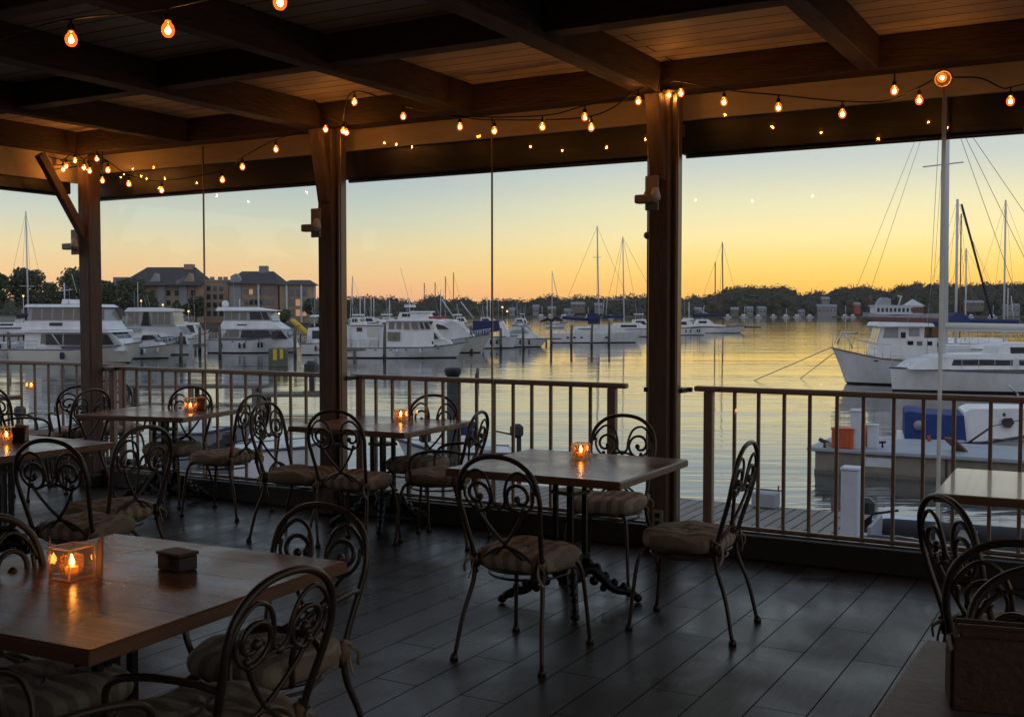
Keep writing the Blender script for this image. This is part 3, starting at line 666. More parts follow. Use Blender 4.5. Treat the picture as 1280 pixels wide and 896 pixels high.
CH = [ # seat centre (u,v) or world (x,y), facing, arms, label
 ((.075,5.02), n_, 0, 'chair with its back to the camera in front of the centre table'),
 ((.88,5.42), (-.89,.46), 0, 'chair in profile right of the centre table, pulled out'),
 ((.565,6.42), (-.40,-.92), 0, 'chair behind the centre table facing the camera'),
 ('px',(446,597), (.35,.94), 0, 'chair with its back to the camera in front of the second table'),
 ('px',(378,590), (.93,-.36), 0, 'chair left of the second table facing right'),
 ('px',(279,568), (-.92,.38), 0, 'chair right of the railing-side left table, wearing a small red tag'),
 ('px',(522,577), (-.35,-.94), 0, 'chair behind the second table facing the camera'),
 ('px',(549,592), (-.93,.30), 1, 'armchair in profile between second table and centre table'),
 ('px',(216,558), (-.25,-.97), 0, 'chair behind the railing-side left table, back arched over its top'),
 ('px',(148,533), (.55,-.83), 1, 'armchair in front of the railing just right of the corner post'),
 ('px',(137,634), (-.86,.50), 0, 'chair at the near left corner of the flame-lit table, turned left'),
 ('px',(108,655), (.25,.97), 0, 'chair with its back to the camera in front of the flame-lit table'),
 ('px',(98,538), (-.45,.89), 1, 'armchair with broad hoop just left of the corner post'),
 ('px',(84,556), (-.90,.43), 0, 'narrow-looking chair seen edge on between flame-lit table and corner post'),
 ('px',(14,548), (.2,.98), 0, 'chair at the left edge in front of the terrace table'),
 ('px',(36,545), (.80,.6), 1, 'armchair under the terrace table left of the broad hoop chair'),
 ((-.80,3.52), neg(n_), 1, 'chair with scroll hoop at the far right corner of the foreground table'),
 ((-.835,2.955), neg(a_), 1, 'nearest armchair, its back to the camera at the foreground table'),
 ((-1.37,3.19), a_, 0, 'chair behind the left end of the foreground table, hoop cut by the edge'),
 ((-1.14,2.66), n_, 1, 'armchair at the bottom left corner under the foreground table'),
 ((1.54,3.22), n_, 0, 'chair in the right foreground, wide hoop turned to the camera'),
 ((1.76,3.74), (.99,.10), 0, 'chair at the right edge seen edge on behind the wide hoop'),
 ((1.21,2.39), (-.42,-.90), 0, 'chair behind the menus on the right foreground table'),
]
proto = {0: make_chair(False), 1: make_chair(True, .45)}; used = {0: False, 1: False}
for c in CH:
    if c[0] == 'px': p = Pz(*c[1], SEAT+.02); fc, ar, lb = c[2], c[3], c[4]
    else: p = Vector((*c[0], 0)); fc, ar, lb = c[1], c[2], c[3]
    p.z = 0
    rz = face(fc)
    if not used[ar]:
        o = proto[ar]; used[ar] = True; o.location = p; o.rotation_euler = (0,0,rz); o['label'] = lb
    else: o = dup(proto[ar], p, rz, lb)
    if 'red tag' in lb: redtag_parent = o
pr = redtag_parent
MB().box((0,0,0), (.03,.008,.12), bev=.004).build('red_tag', M['red'], pr, at=(-.20,-.235,SEAT+.12))

# ---- candles
def votive(u, v, z, label, w=.085, h=.085, rz=BROT, extra=None):
    p = Pz(u, v, z); e = empty('votive_candle', p, rz, label, 'candle', 'candles on the tables')
    mb = MB(); o_, i_ = w/2, w/2-.008
    V = []
    for (r, zz) in ((o_*.93,.002),(o_,h),(i_,h),(i_*.95,.016)):
        for sx, sy in ((-1,-1),(1,-1),(1,1),(-1,1)): V.append((sx*r, sy*r, zz))
    fs = [(i*4+k, i*4+(k+1)%4, (i+1)*4+(k+1)%4, (i+1)*4+k) for i in range(3) for k in range(4)] + [(3,2,1,0),(12,13,14,15)]
    mb.add(V, fs); gl = mb.build('glass', M['votive'], e); mb = MB(); mb.box((0,0,.007), (w*.90,w*.90,.012), bev=.003)
    for sx in (-1,1):
        for sy in (-1,1): mb.box((sx*(o_-.004),sy*(o_-.004),h/2), (.0075,.0075,h-.006), bev=.002)
    for q in (-1,1): mb.box((q*(o_-.004),0,h-.002), (.006,w-.006,.006), bev=.002); mb.box((0,q*(o_-.004),h-.002), (w-.006,.006,.006), bev=.002)
    mb.build('glass_edge', M['glassedge'], gl)
    MB().lathe([(.030,.012),(.034,.016),(.035,.070)], (0,0,0), 16).build('amber_cup', M['amber_cup'], e)
    MB().lathe([(.019,.018),(.020,.034),(.017,.036),(.002,.035)], (0,0,0), 14).build('tealight', M['wax'], e)
    MB().lathe([(.0005,.036),(.008,.044),(.009,.051),(.004,.064),(.0004,.073)], (0,0,0), 8).build('flame', M['flame'], e)
    if extra: extra(e)
    return e
def ex_paper(e):
    MB().add([(-.075,-.02,.002),(-.052,-.04,.002),(-.050,-.042,.115),(-.078,-.02,.125),(-.072,-.016,.002),(-.049,-.036,.002),(-.047,-.038,.115),(-.074,-.016,.125)],[(0,1,2,3),(7,6,5,4),(0,4,5,1),(1,5,6,2),(2,6,7,3),(3,7,4,0)]).build('paper_slip', M['paper'], e)
    MB().add([(.045,.05,.002),(.075,.045,.002),(.090,.04,.135),(.050,.055,.11),(.047,.054,.002),(.077,.049,.002),(.092,.044,.135),(.052,.059,.11)],[(0,1,2,3),(7,6,5,4),(0,4,5,1),(1,5,6,2),(2,6,7,3),(3,7,4,0)]).build('paper_slip', M['paper'], e)
votive(90, 722, .75, 'square votive with paper slips on the foreground table', .100, .098, extra=ex_paper)
votive(726, 573, .75, 'square glass votive glowing on the centre table')
votive(501, 526, .75, 'clear cube votive on the second table')
votive(238, 514, .75, 'tall jar candle with amber stripe on the railing-side left table', .075, .115)
votive(39, 487, .75, 'small glass votive on the terrace table', .08, .08)
votive(8, 553, .75, 'bright votive with a big flame on the flame-lit table', .09, .10)
def napkins(u, v, lb):
    e = empty('napkin_holder', Pz(u,v,.75), BROT+.4, lb, 'napkin holder')
    mb = MB(); mb.box((0,0,.006), (.09,.05,.01)); mb.box((0,-.022,.05), (.08,.006,.09), bev=.002); mb.box((0,.022,.05), (.08,.006,.09), bev=.002)
    mb.build('rack', M['darkwood'], e)
    MB().box((.004,0,.062), (.075,.03,.10), Matrix.Rotation(.15,3,'Y')).build('napkin_stack', M['paper'], e)
napkins(251, 513, 'small napkin rack right of the jar candle')
napkins(26, 553, 'dark napkin rack beside the bright flame')
e = empty('ashtray', Pz(262,509,.75), 0, 'small black dish right of the napkin rack', 'dish')
MB().lathe([(.03,0),(.045,.012),(.042,.013),(.028,.004)], (0,0,0), 14).build('dish_body', M['black'], e)
e = empty('sugar_caddy', Pz(222,711,.75), BROT-.1, 'small dark lidded caddy on the foreground table', 'caddy')
MB().box((0,0,.024), (.105,.075,.046), bev=.004).build('caddy_box', M['darkwood'], e)
MB().box((0,0,.053), (.112,.082,.010), bev=.003).build('lid', M['menu'], e)
MB().box((0,-.040,.030), (.03,.004,.02), bev=.001).build('clasp', M['iron'], e)
# menus in a caddy on the right foreground table
e = empty('menu_caddy', Pz(1262,880,.75), BROT+.22, 'brown leather box of menus on the right foreground table', 'menu holder')
mb = MB(); mb.box((0,-.065,.075), (.23,.010,.15), bev=.003); mb.box((0,.065,.06), (.23,.010,.12), bev=.003); mb.box((-.115,0,.06), (.010,.12,.12), bev=.003); mb.box((.115,0,.06), (.010,.12,.12), bev=.003); mb.box((0,0,.006), (.23,.13,.010))
mb.build('box', M['menu'], e)
for k in range(5):
    m_ = MB().box((0,-.045+.022*k,.085+.006*(k%2)), (.205,.010,.15), Matrix.Rotation(.05*(k-2)*.4,3,'X'), bev=.002).build('menu', M['menu'], e)
    MB().box((-.1035,-.045+.022*k,.085), (.003,.007,.13)).build('page_edge', M['menupage'], m_)

# ================================================================ WATER AND SHORES
o = MB().quad((-2400,-250,WZ),(2400,-250,WZ),(2400,1180,WZ),(-2400,1180,WZ)).build('water', M['water']); tag(o, kind='structure')
def strip(name, y0, x0, x1, y1, z, m, jag=4, n=60):
    mb = MB(); V = []
    for i in range(n+1):
        x = x0+(x1-x0)*i/n; j = random.uniform(-jag, jag)
        V += [(x, y0+j, WZ-.5), (x, y0+j+.5, z), (x, y1, z+ (3 if y1 > 1000 else .8))]
    fs = []
    for i in range(n):
        for k in range(2): fs.append((i*3+k, (i+1)*3+k, (i+1)*3+k+1, i*3+k+1))
    o = mb.add(V, fs).build(name, m); tag(o, kind='structure')
strip('far_shore', 960, -2400, 2400, 1180, WZ+1.2, M['land'], 10, 120)
strip('near_shore', 285, -420, -52, 600, WZ+1.0, M['land'], .3, 20)
e = MB().box((-236, 284.0, WZ+.4), (368, .5, 2.2), bev=.05).build('bulkhead', M['bulkhead']); tag(e, 'long timber bulkhead along the near left shore', 'bulkhead')

# ---- far woodland: one mass of trees
def blob(V, Fs, c, r, rz, seed):
    rnd = random.Random(seed); o = len(V)
    N1, M1 = 7, 5
    for i in range(M1+1):
        th = PI*i/M1
        for k in range(N1):
            a = 2*PI*(k+.5*(i % 2))/N1; q = rnd.uniform(.70, 1.22)
            V.append((c[0]+r*q*math.sin(th)*math.cos(a), c[1]+r*q*math.sin(th)*math.sin(a), c[2]-rz*q*math.cos(th)))
    for i in range(M1):
        for k in range(N1):
            k2 = (k+1) % N1
            Fs.append((o+i*N1+k, o+i*N1+k2, o+(i+1)*N1+k2, o+(i+1)*N1+k))
def leafcards(V, Fs, c, R, n, s, rnd, flat=1.0):
    for _ in range(n):
        while True:
            p = Vector((rnd.uniform(-1,1), rnd.uniform(-1,1), rnd.uniform(-1,1)))
            if .25 < p.length <= 1: break
        p = Vector((p.x*R[0], p.y*R[1], p.z*R[2]))+Vector(c)
        a = Vector((rnd.gauss(0,1), rnd.gauss(0,1), rnd.gauss(0,1))).normalized(); b = a.orthogonal().normalized()
        q = s*rnd.uniform(.5,1.2); o = len(V)
        V += [tuple(p-a*q*.6-b*q*.3), tuple(p+a*q*.3-b*q*.6), tuple(p+a*q*.7+b*q*.2), tuple(p-a*q*.1+b*q*.7)]
        Fs.append((o,o+1,o+2,o+3))
prof = [(-300,366),(0,372),(385,373),(430,371),(462,369),(500,371),(515,377),(535,369),(548,367),(556,375),(575,370),(590,374),(612,373),(640,372),(660,375),(683,367),(700,372),(722,368),(745,370),(760,371),(778,366),(800,368),(850,371),(868,367),(880,370),(895,364),(915,358),(940,356),(958,358),(975,355),(990,361),(1000,368),(1015,360),(1032,366),(1045,360),(1062,355),(1080,354),(1097,359),(1110,361),(1125,356),(1145,352),(1160,354),(1180,351),(1200,356),(1230,351),(1260,353),(1300,350),(1500,354),(1560,349),(1650,356),(1760,350),(1900,357),(2050,351),(2300,358),(2700,354)]
def ptop(u):
    for (a, va), (b, vb) in zip(prof, prof[1:]):
        if a <= u <= b: return va+(vb-va)*(u-a)/(b-a)
    return 352
V, Fs = [], []; rnd = random.Random(3); u = -280
while u < 2650:
    for row in range(4):
        Y = 985+row*22+rnd.uniform(-8, 8); uu = u+rnd.uniform(-3, 3)+(row == 3)*2.6
        vt = ptop(uu) + (row == 0)*rnd.uniform(6, 16)+(row == 1)*rnd.uniform(1,8)+rnd.uniform(-2.2,3.2)*(row >= 2)
        top = H+(HOR-vt)*Y/F; X = (uu-640)/F*Y; base = WZ+1.2
        r = rnd.uniform(4.0, 7.5); c = (X, Y, top-r)
        for _ in range(8):
            blob(V, Fs, (c[0]+rnd.uniform(-1,1)*r*.9, c[1]+rnd.uniform(-1,1)*r*.7, c[2]-rnd.uniform(0,1.1)*r), r*rnd.uniform(.35,.75), r*rnd.uniform(.3,.6), rnd.random())
        z = c[2]-r
        while z > base:
            blob(V, Fs, (X+rnd.uniform(-3,3), Y-rnd.uniform(0,4), z), r*.9, r*.7, rnd.random()); z -= r*1.0
        leafcards(V, Fs, (X, Y-2, top-r), (r*1.0, r, r*1.02), 60, 1.1, rnd)
    u += 5.2 if u < 1320 else 9
mb = MB(); mb.add(V, Fs); o = mb.build('woodland', M['leaffar']); tag(o, 'long dark wood along the far shore', 'wood', kind='stuff')
V, Fs = [], []; rnd = random.Random(9)  # unseen trees, added so the left glass panels reflect dark, not bright sky
for i in range(170):
    y = -235+i*3.0; X = -215-rnd.uniform(0,30)-max(0,(y-150)*.0); hh = rnd.uniform(14,22)
    for q in range(6):
        blob(V, Fs, (X+rnd.uniform(-4,4), y+rnd.uniform(-3,3), WZ+1+hh*(q+.6)/6.5), rnd.uniform(2.5,4.5), rnd.uniform(1.8,3), rnd.random())
mb = MB(); mb.add(V, Fs); o = mb.build('woodland', M['leaf']); tag(o, 'unseen dense wood added beyond the left edge to darken the glass reflections', 'wood', kind='stuff')
strip('west_shore', -245, -400, -190, 284, WZ+1.0, M['land'], .3, 8)

# ---- individual trees on the near left shore
def tree(u, vb, vt, wpx, Y, label, seed):
    rnd = random.Random(seed); k = Y/F; X = (u-640)*k; z0 = WZ+1.0; top = H+(HOR-vt)*k; Rw = wpx*k/2; hh = top-z0
    e = empty('tree', (X, Y, z0), 0, label, 'tree', 'trees on the near left shore')
    mb = MB(); mb.tube([(0,0,0),(.1,0,hh*.25),(-.1,.1,hh*.5),(0,0,hh*.72)], [.035*hh,.028*hh,.018*hh,.008*hh], 7)
    for i in range(6):
        a = i*1.05+rnd.random(); mb.tube([(0,0,hh*(.28+.05*i)), (Rw*.3*math.cos(a), Rw*.3*math.sin(a), hh*(.42+.05*i)), (Rw*.7*math.cos(a), Rw*.7*math.sin(a), hh*(.52+.05*i))], [.014*hh,.009*hh,.003*hh], 5)
    mb.build('trunk', M['bark'], e)
    V, Fs = [], []
    for i in range(15):
        a = rnd.uniform(0, 2*PI); q = rnd.uniform(.1,.72); zz = rnd.uniform(.36,.88)
        wz = (1-abs(zz-.58)*1.5)
        c = (Rw*q*math.cos(a)*wz*1.2, Rw*q*math.sin(a)*wz, hh*zz); r = Rw*rnd.uniform(.26,.42)
        leafcards(V, Fs, c, (r, r, r*.8), 210, .50, rnd)
    leafcards(V, Fs, (0,0,hh*.60), (Rw*.75,Rw*.75,hh*.30), 500, .6, rnd)
    mb = MB(); mb.add(V, Fs); mb.build('crown', M['leaf'], e)
for i, a in enumerate([(-6,405,338,60,300,'round dark tree at the far left edge'), (34,405,331,58,306,'domed pine-like tree behind the leftmost mast'), (62,405,352,40,300,'lower dark tree right of the leftmost mast'),
    (92,405,334,66,304,'broad green tree directly left of the corner post'), (134,405,345,48,296,'dark tree just right of the corner post'),
    (163,405,348,56,292,'bushy dark tree in front of the left gable of the apartments'), (184,405,362,38,288,'small bush-like tree by the apartment corner'), (245,405,369,34,288,'small round tree in front of the apartment facade'),
    (222,405,378,22,286,'tiny tree beside the round one at the facade'), (330,405,386,26,288,'low shrubby tree below the right apartment block'), (352,405,388,28,288,'low tree below the corner pavilion'), (398,405,374,44,300,'low tree partly behind the second post'),
    (425,405,376,40,310,'low tree just right of the second post')]):
    tree(a[0], a[1], a[2], a[3], a[4], a[5], 40+i)

# ---- apartment building
def bld(name, label, u0, u1, v_eave, Y, depth, m, cat='building', rz=0):
    k = Y/F; x0, x1 = (u0-640)*k, (u1-640)*k; w = x1-x0; z0 = WZ+1.0; hz = H+(HOR-v_eave)*k-z0
    e = empty(name, ((x0+x1)/2, Y+depth/2, z0), rz, label, cat)
    MB().box((0,0,hz/2), (w, depth, hz)).build('wall', m, e)
    return e, w, hz, k
def hip(e, w, d, z, h, rx, m, ov=.6, name='roof', yo=0, xo=0):
    a, b = w/2+ov, d/2+ov
    V = [(-a+xo,-b+yo,z),(a+xo,-b+yo,z),(a+xo,b+yo,z),(-a+xo,b+yo,z),(-a+rx[0]+xo,yo,z+h),(a-rx[1]+xo,yo,z+h)]
    return MB().add(V, [(0,1,5,4),(1,2,5),(2,3,4,5),(3,0,4),(3,2,1,0)]).build(name, m, e)
def wins(e, w, d, hz, cols, rows, ww=1.1, wh=1.5, skip=0, lit=(), z0=1.6, xr=None, rnd=random.Random(5)):
    x0, x1 = xr or (-w/2+1.2, w/2-1.2); n = 0
    for r in range(rows):
        for c in range(cols):
            n += 1
            if rnd.random() < skip: continue
            x = x0+(x1-x0)*(c+.5)/cols; z = z0+(hz-z0-.8)*(r+.5)/rows
            f = MB().box((x, -d/2-.04, z), (ww+.25, .10, wh+.25)).build('window', M['housewhite'] if (c+r)%3 else M['stucco'], e)
            MB().box((x, -d/2-.10, z), (ww, .05, wh)).build('pane', M['litwin'] if n in lit else M['paneglass'], f)
Y0 = 320
e, w, hz, k = bld('apartment_building', 'large tan apartment block with steep dark roof, left of the glass joint', 181, 252, 357, Y0, 16, M['brick'])
hip(e, w*1.38, 20, hz+.02, 5.6, (5.4, 4.2), M['shingle'], yo=0, xo=-w*.20)
wins(e, w, 16, hz, 6, 3, lit=(8,))
mb = MB().box((w*.16,0,hz+5.2), (2.6,2.6,2.6)); mb.build('chimney', M['brick'], e)
for x in (-w*.30, w*.30):
    MB().add([(x-2.2,-8.5,hz+.1),(x+2.2,-8.5,hz+.1),(x,-8.5,hz+3.6),(x-2.2,-3,hz+.1),(x+2.2,-3,hz+.1),(x,-3,hz+3.6)], [(0,1,2),(5,4,3),(0,2,5,3),(1,4,5,2)]).build('gable', M['stucco'] if x < 0 else M['brick'], e)
MB().box((-w*.5-3,-1,hz*.5-.4), (6,13,hz-.8)).build('side_wing', M['stucco'], e)
MB().box((-w*.5-6.8,2,hz+1.4), (8,10,2.4)).build('upper_wing', M['roofgrey'], e)
for x in (-3.2, 3.2, 8.2):
    MB().box((x,-8.35,hz*.5), (2.2,.7,hz-.1)).build('balcony_bay', M['stucco'] if x < 5 else M['brick'], e)
e, w, hz, k = bld('apartment_link', 'flat-roofed four-storey link with rows of windows between the two gabled blocks', 252.6, 286, 352, Y0+3, 12, M['brick'], 'building')
wins(e, w, 12, hz, 3, 4); MB().box((0,0,hz+.25), (w+.4,12.4,.5)).build('parapet', M['roofgrey'], e)
for x in (-2.4,0,1.6): MB().box((x,0,hz+1.0), (1.1,1.1,1.1)).build('vent', M['brick'], e)
e, w, hz, k = bld('apartment_building', 'grey-towered apartment block with hipped dark roof, right of the glass joint', 286.6, 348, 355, Y0, 15, M['brick'])
hip(e, w, 17, hz+.02, 3.9, (2.6, 3.4), M['shingle'])
wins(e, w, 15, hz, 6, 3, lit=(5,14), xr=(-w/2+4.2, w/2-1))
MB().box((w*.10,0,hz+4.3), (2.4,2.4,2.4)).build('chimney', M['roofgrey'], e)
MB().add([(-w/2+.6,-7.9,0),(-w/2+3.6,-7.9,0),(-w/2+3.6,-7.9,hz+1.2),(-w/2+2.1,-7.9,hz+3.0),(-w/2+.6,-7.9,hz+2.2),(-w/2+.6,-4,0),(-w/2+3.6,-4,0),(-w/2+3.6,-4,hz+1.2),(-w/2+2.1,-4,hz+3.0),(-w/2+.6,-4,hz+2.2)],
   [(0,1,2,3,4),(9,8,7,6,5),(0,5,6,1),(1,6,7,2),(2,7,8,3),(3,8,9,4),(4,9,5,0)]).build('stair_tower', M['stucco'], e)
MB().box((w*.12,-8.4,hz*.5), (.5,.5,hz)).build('downpipe', M['whitepost'], e)
e, w, hz, k = bld('corner_pavilion', 'corner block with wide low roof and glowing windows, rightmost of the apartments', 350, 386, 356, Y0-4, 12, M['brick'], 'building')
hip(e, w, 12, hz+.02, 1.5, (3.0, 1.6), M['shingle'], ov=1.0)
wins(e, w, 12, hz, 3, 3, ww=1.3, wh=1.9, lit=(2,3,5), xr=(-1.5, w/2-.4))
for x in (-2.0, 2.2): MB().box((x,-6.35,hz*.5), (.5,.6,hz-.1)).build('pilaster', M['whitepost'], e)

# ---- houses and small boats on the far shore
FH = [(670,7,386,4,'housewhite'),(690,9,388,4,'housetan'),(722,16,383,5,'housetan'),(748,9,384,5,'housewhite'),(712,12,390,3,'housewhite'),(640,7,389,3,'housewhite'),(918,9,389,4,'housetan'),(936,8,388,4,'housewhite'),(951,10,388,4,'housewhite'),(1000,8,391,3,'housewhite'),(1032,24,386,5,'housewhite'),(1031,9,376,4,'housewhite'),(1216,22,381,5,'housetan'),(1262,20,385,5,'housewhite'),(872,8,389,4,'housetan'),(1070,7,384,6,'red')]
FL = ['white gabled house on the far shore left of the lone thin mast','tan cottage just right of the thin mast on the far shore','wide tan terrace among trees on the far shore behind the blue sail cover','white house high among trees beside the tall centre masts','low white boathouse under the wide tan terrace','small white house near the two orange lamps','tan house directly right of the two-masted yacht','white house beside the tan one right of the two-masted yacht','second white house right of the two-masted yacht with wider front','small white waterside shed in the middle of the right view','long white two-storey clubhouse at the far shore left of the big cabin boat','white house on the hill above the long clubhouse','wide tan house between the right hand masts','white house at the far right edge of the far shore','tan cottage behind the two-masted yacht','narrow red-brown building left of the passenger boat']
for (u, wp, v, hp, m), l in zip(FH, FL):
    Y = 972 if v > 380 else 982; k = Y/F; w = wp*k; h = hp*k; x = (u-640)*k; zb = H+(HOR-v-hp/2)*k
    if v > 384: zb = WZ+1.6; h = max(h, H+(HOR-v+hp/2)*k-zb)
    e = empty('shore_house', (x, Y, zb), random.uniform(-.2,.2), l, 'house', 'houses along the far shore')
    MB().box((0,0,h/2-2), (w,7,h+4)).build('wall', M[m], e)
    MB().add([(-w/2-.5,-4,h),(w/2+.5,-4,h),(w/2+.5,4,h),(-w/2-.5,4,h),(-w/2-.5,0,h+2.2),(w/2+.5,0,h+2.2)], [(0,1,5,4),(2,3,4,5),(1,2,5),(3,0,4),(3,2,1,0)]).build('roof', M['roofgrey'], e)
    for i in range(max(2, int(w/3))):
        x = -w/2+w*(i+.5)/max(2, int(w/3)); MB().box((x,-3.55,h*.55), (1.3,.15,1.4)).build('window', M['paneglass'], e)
def lamp(u, v, Y, label, zb=None, far=True):
    k = Y/F; x = (u-640)*k; zt = H+(HOR-v)*k; zb = WZ+1.0 if zb is None else zb
    e = empty('street_lamp', (x, Y, zb), 0, label, 'street lamp', 'lit lamps along the water')
    MB().tube([(0,0,0),(0,0,zt-zb)], [.12,.07], 6).build('pole', M['alu'], e)
    MB().ball((0,0,zt-zb), Y*.0009, 8, 6).build('lamp_globe', M['farlamp'], e)
lamp(628,384,900,'lit orange lamp on a pole just right of the centre glass joint', WZ)
lamp(634,389,905,'lower lit orange lamp right of the taller one', WZ)
lamp(177,376,284,'white-lit lamp in front of the apartment trees'); lamp(204,381,284,'lit lamp low before the left apartment facade')
lamp(236,389,284,'lit lamp near the glass joint on the near shore'); lamp(349,392,284,'lit lamp near the foot of the corner pavilion'); lamp(30,370,284,'lit lamp on the near shore by the leftmost mast')

# ================================================================ BOATS
BOATS = []
class Boat:
    def __init__(s, name, label, cat, us, ub, vw, yaw=0, beam=3.2, group=None, Y=None):
        s.Y = (Y or (H-WZ)*F/(vw-HOR)) + beam/2*math.cos(math.radians(yaw)); s.k = s.Y/F; s.us, s.ub = us, ub; s.right = ub > us
        s.vw = HOR+(H-WZ)/s.k; s.beam = beam; sn = math.sin(math.radians(yaw)); s.L = abs(ub-us)*s.k
        for _ in range(6):
            Ys, Yb = s.Y+sn*s.L/2, s.Y-sn*s.L/2
            Xs, Xb = (us-640)*Ys/F, (ub-640)*Yb/F; s.L = math.hypot(Xb-Xs, Yb-Ys)
        s.S = (Xs, Ys); s.D = ((Xb-Xs)/s.L, (Yb-Ys)/s.L)
        s.e = empty(name, (Xs, Ys, WZ), math.atan2(s.D[1], s.D[0]), label, cat, group)
        s.near = -1 if s.right else 1; s.name = name; s.label = label; BOATS.append(s)
    def p(s, u, v):
        m = (u-640)/F; x = (m*s.S[1]-s.S[0])/(s.D[0]-m*s.D[1]); Yd = s.S[1]+s.D[1]*x
        return (x, H-WZ+(HOR-v)*Yd/F)
    def hull(s, sheer, m='white', rake=.08, stripe='stripe', wl=.10, transom=.86, bot='bottom'):
        """sheer: list of (fraction along, height above water)"""
        L, b = s.L, s.beam/2; N = 22; st = []
        def zs(f):
            for (a, za), (c, zc) in zip(sheer, sheer[1:]):
                if a <= f <= c: return za+(zc-za)*(f-a)/(c-a)
            return sheer[-1][1]
        def wd(f): return b*(transom+(1-transom)*min(1, f/.45))*(1 if f < .5 else max(.012, (1-((f-.5)/.5)**2.3)))
        def ww(f): return b*(transom+(1-transom)*min(1, f/.4))*.90*(1 if f < .42 else max(.01, (1-((f-.42)/.58)**1.7)))
        s.wd, s.zs = wd, zs
        for f_ in [i/N for i in range(N+1)]: pass
        def ring(f, lv):   # lv 0 keel, 1 waterline stripe, 2 mid, 3 sheer
            z = [-.35, wl, wl+(zs(f)-wl)*.5, zs(f)][lv]
            w = [ww(f)*.55, ww(f), ww(f)+(wd(f)-ww(f))*.62, wd(f)][lv]
            x = f*L*[1-rake*1.6, 1-rake, 1-rake*.55, 1][lv]
            return x, w, z
        s.ring = ring
        def side(l0, l1, mm, nm):
            V, Fs = [], []
            for i in range(N+1):
                for lv in range(l0, l1+1):
                    x, w, z = ring(i/N, lv); V += [(x, w, z), (x, -w, z)]
            q = (l1-l0+1)*2
            for i in range(N):
                for j in range(l1-l0):
                    a = i*q+j*2; Fs += [(a, a+q, a+q+2, a+2), (a+1, a+3, a+q+3, a+q+1)]
            for j in range(l1-l0): Fs.append((j*2, j*2+2, j*2+3, j*2+1)); a = N*q+j*2; Fs.append((a, a+1, a+3, a+2))
            mb = MB(); mb.add(V, Fs, True); return mb.build(nm, mm, s.e)
        side(0, 1, M[bot], 'bottom'); side(1, 3, M[m], 'hull')
        V, Fs = [], []
        for i in range(N+1):
            x, w, z = ring(i/N, 3); V += [(x*.995, w*.97, z-.04), (x*.995, -w*.97, z-.04)]
        Fs = [(2*i, 2*i+1, 2*i+3, 2*i+2) for i in range(N)]
        MB().add(V, Fs).build('deck', M['cream'], s.e)
        if stripe:
            mb = MB()
            for sg in (-1, 1): mb.tube([(ring(i/N,3)[0], sg*(ring(i/N,3)[1]+.005), ring(i/N,3)[2]-.05) for i in range(N+1)], max(.035, s.k*.45), 5)
            mb.build('rub_rail', M[stripe], s.e)
        return s
    def blk(s, pts, w0, w1=None, m='white', name='cabin', tap=None, parent=None, glaze=(), gm='boatglass', yo=0):
        P = [s.p(*q) for q in pts]; w1 = w0*.86 if w1 is None else w1
        z0, z1 = min(q[1] for q in P), max(q[1] for q in P); xm = max(q[0] for q in P)
        def wf(x, z):
            w = w0+(w1-w0)*((z-z0)/max(1e-6, z1-z0))
            if tap and x > tap[0]*s.L: w *= 1+(tap[1]-1)*min(1, (x-tap[0]*s.L)/max(1e-6, xm-tap[0]*s.L))
            return w
        n = len(P); V = [(x, wf(x,z)+yo, z) for x, z in P]+[(x, -wf(x,z)+yo, z) for x, z in P]
        A = sum(P[i][0]*P[(i+1)%n][1]-P[(i+1)%n][0]*P[i][1] for i in range(n))
        Fs = [tuple(range(n)), tuple(range(n, 2*n))[::-1]]+[(i, i+n, (i+1)%n+n, (i+1)%n) for i in range(n)]
        if A > 0: Fs = [f[::-1] for f in Fs]
        o = MB().add(V, Fs).build(name, M[m], parent or s.e)
        s.wf = wf; s.yo = yo
        for gi in glaze:
            a, b = P[gi], P[(gi+1) % n]; nx, nz = (b[1]-a[1]), -(b[0]-a[0]); l = math.hypot(nx, nz)
            nx, nz = nx/l*.02, nz/l*.02
            if A < 0: pass
            else: pass
            cx = sum(q[0] for q in P)/n
            if (a[0]+b[0])/2 > cx and nx < 0 or (a[0]+b[0])/2 < cx and nx > 0: nx, nz = -nx, -nz
            for t0, t1 in ((-.92,-.36),(-.30,.30),(.36,.92)):
                vs = []
                for q, ww_ in ((.12, 0), (.88, 0)):
                    x, z = a[0]+(b[0]-a[0])*q, a[1]+(b[1]-a[1])*q; w = wf(x, z)
                    vs.append((x+nx, z+nz, w))
                MB().quad((vs[0][0], vs[0][2]*t0+yo, vs[0][1]), (vs[0][0], vs[0][2]*t1+yo, vs[0][1]), (vs[1][0], vs[1][2]*t1+yo, vs[1][1]), (vs[1][0], vs[1][2]*t0+yo, vs[1][1])).build('windscreen', M[gm], o)
        return o
    def win(s, pts, parent, m='boatglass', name='window', both=True):
        P = [s.p(*q) for q in pts]; n = len(P); mb = MB()
        for sg in ((-1, 1) if both else (s.near,)):
            V = [(x, sg*(s.wf(x,z)+.018)+s.yo, z) for x, z in P]+[(x, sg*(s.wf(x,z)-.02)+s.yo, z) for x, z in P]
            mb.add(V, [tuple(range(n)), tuple(range(n,2*n))[::-1]]+[(i, i+n, (i+1)%n+n, (i+1)%n) for i in range(n)])
        return mb.build(name, M[m], parent)
    def rect(s, u0, v0, u1, v1, parent, m='boatglass', name='window'): return s.win([(u0,v1),(u0,v0),(u1,v0),(u1,v1)], parent, m, name)
    def line(s, a, b, r=.03, m='alu', name='mast', y=0, y2=None, r2=None, parent=None):
        (x0, z0), (x1, z1) = s.p(*a), s.p(*b); y2 = y if y2 is None else y2
        return MB().tube([(x0,y,z0),(x1,y2,z1)], [r, r2 or r], 7).build(name, M[m], parent or s.e)
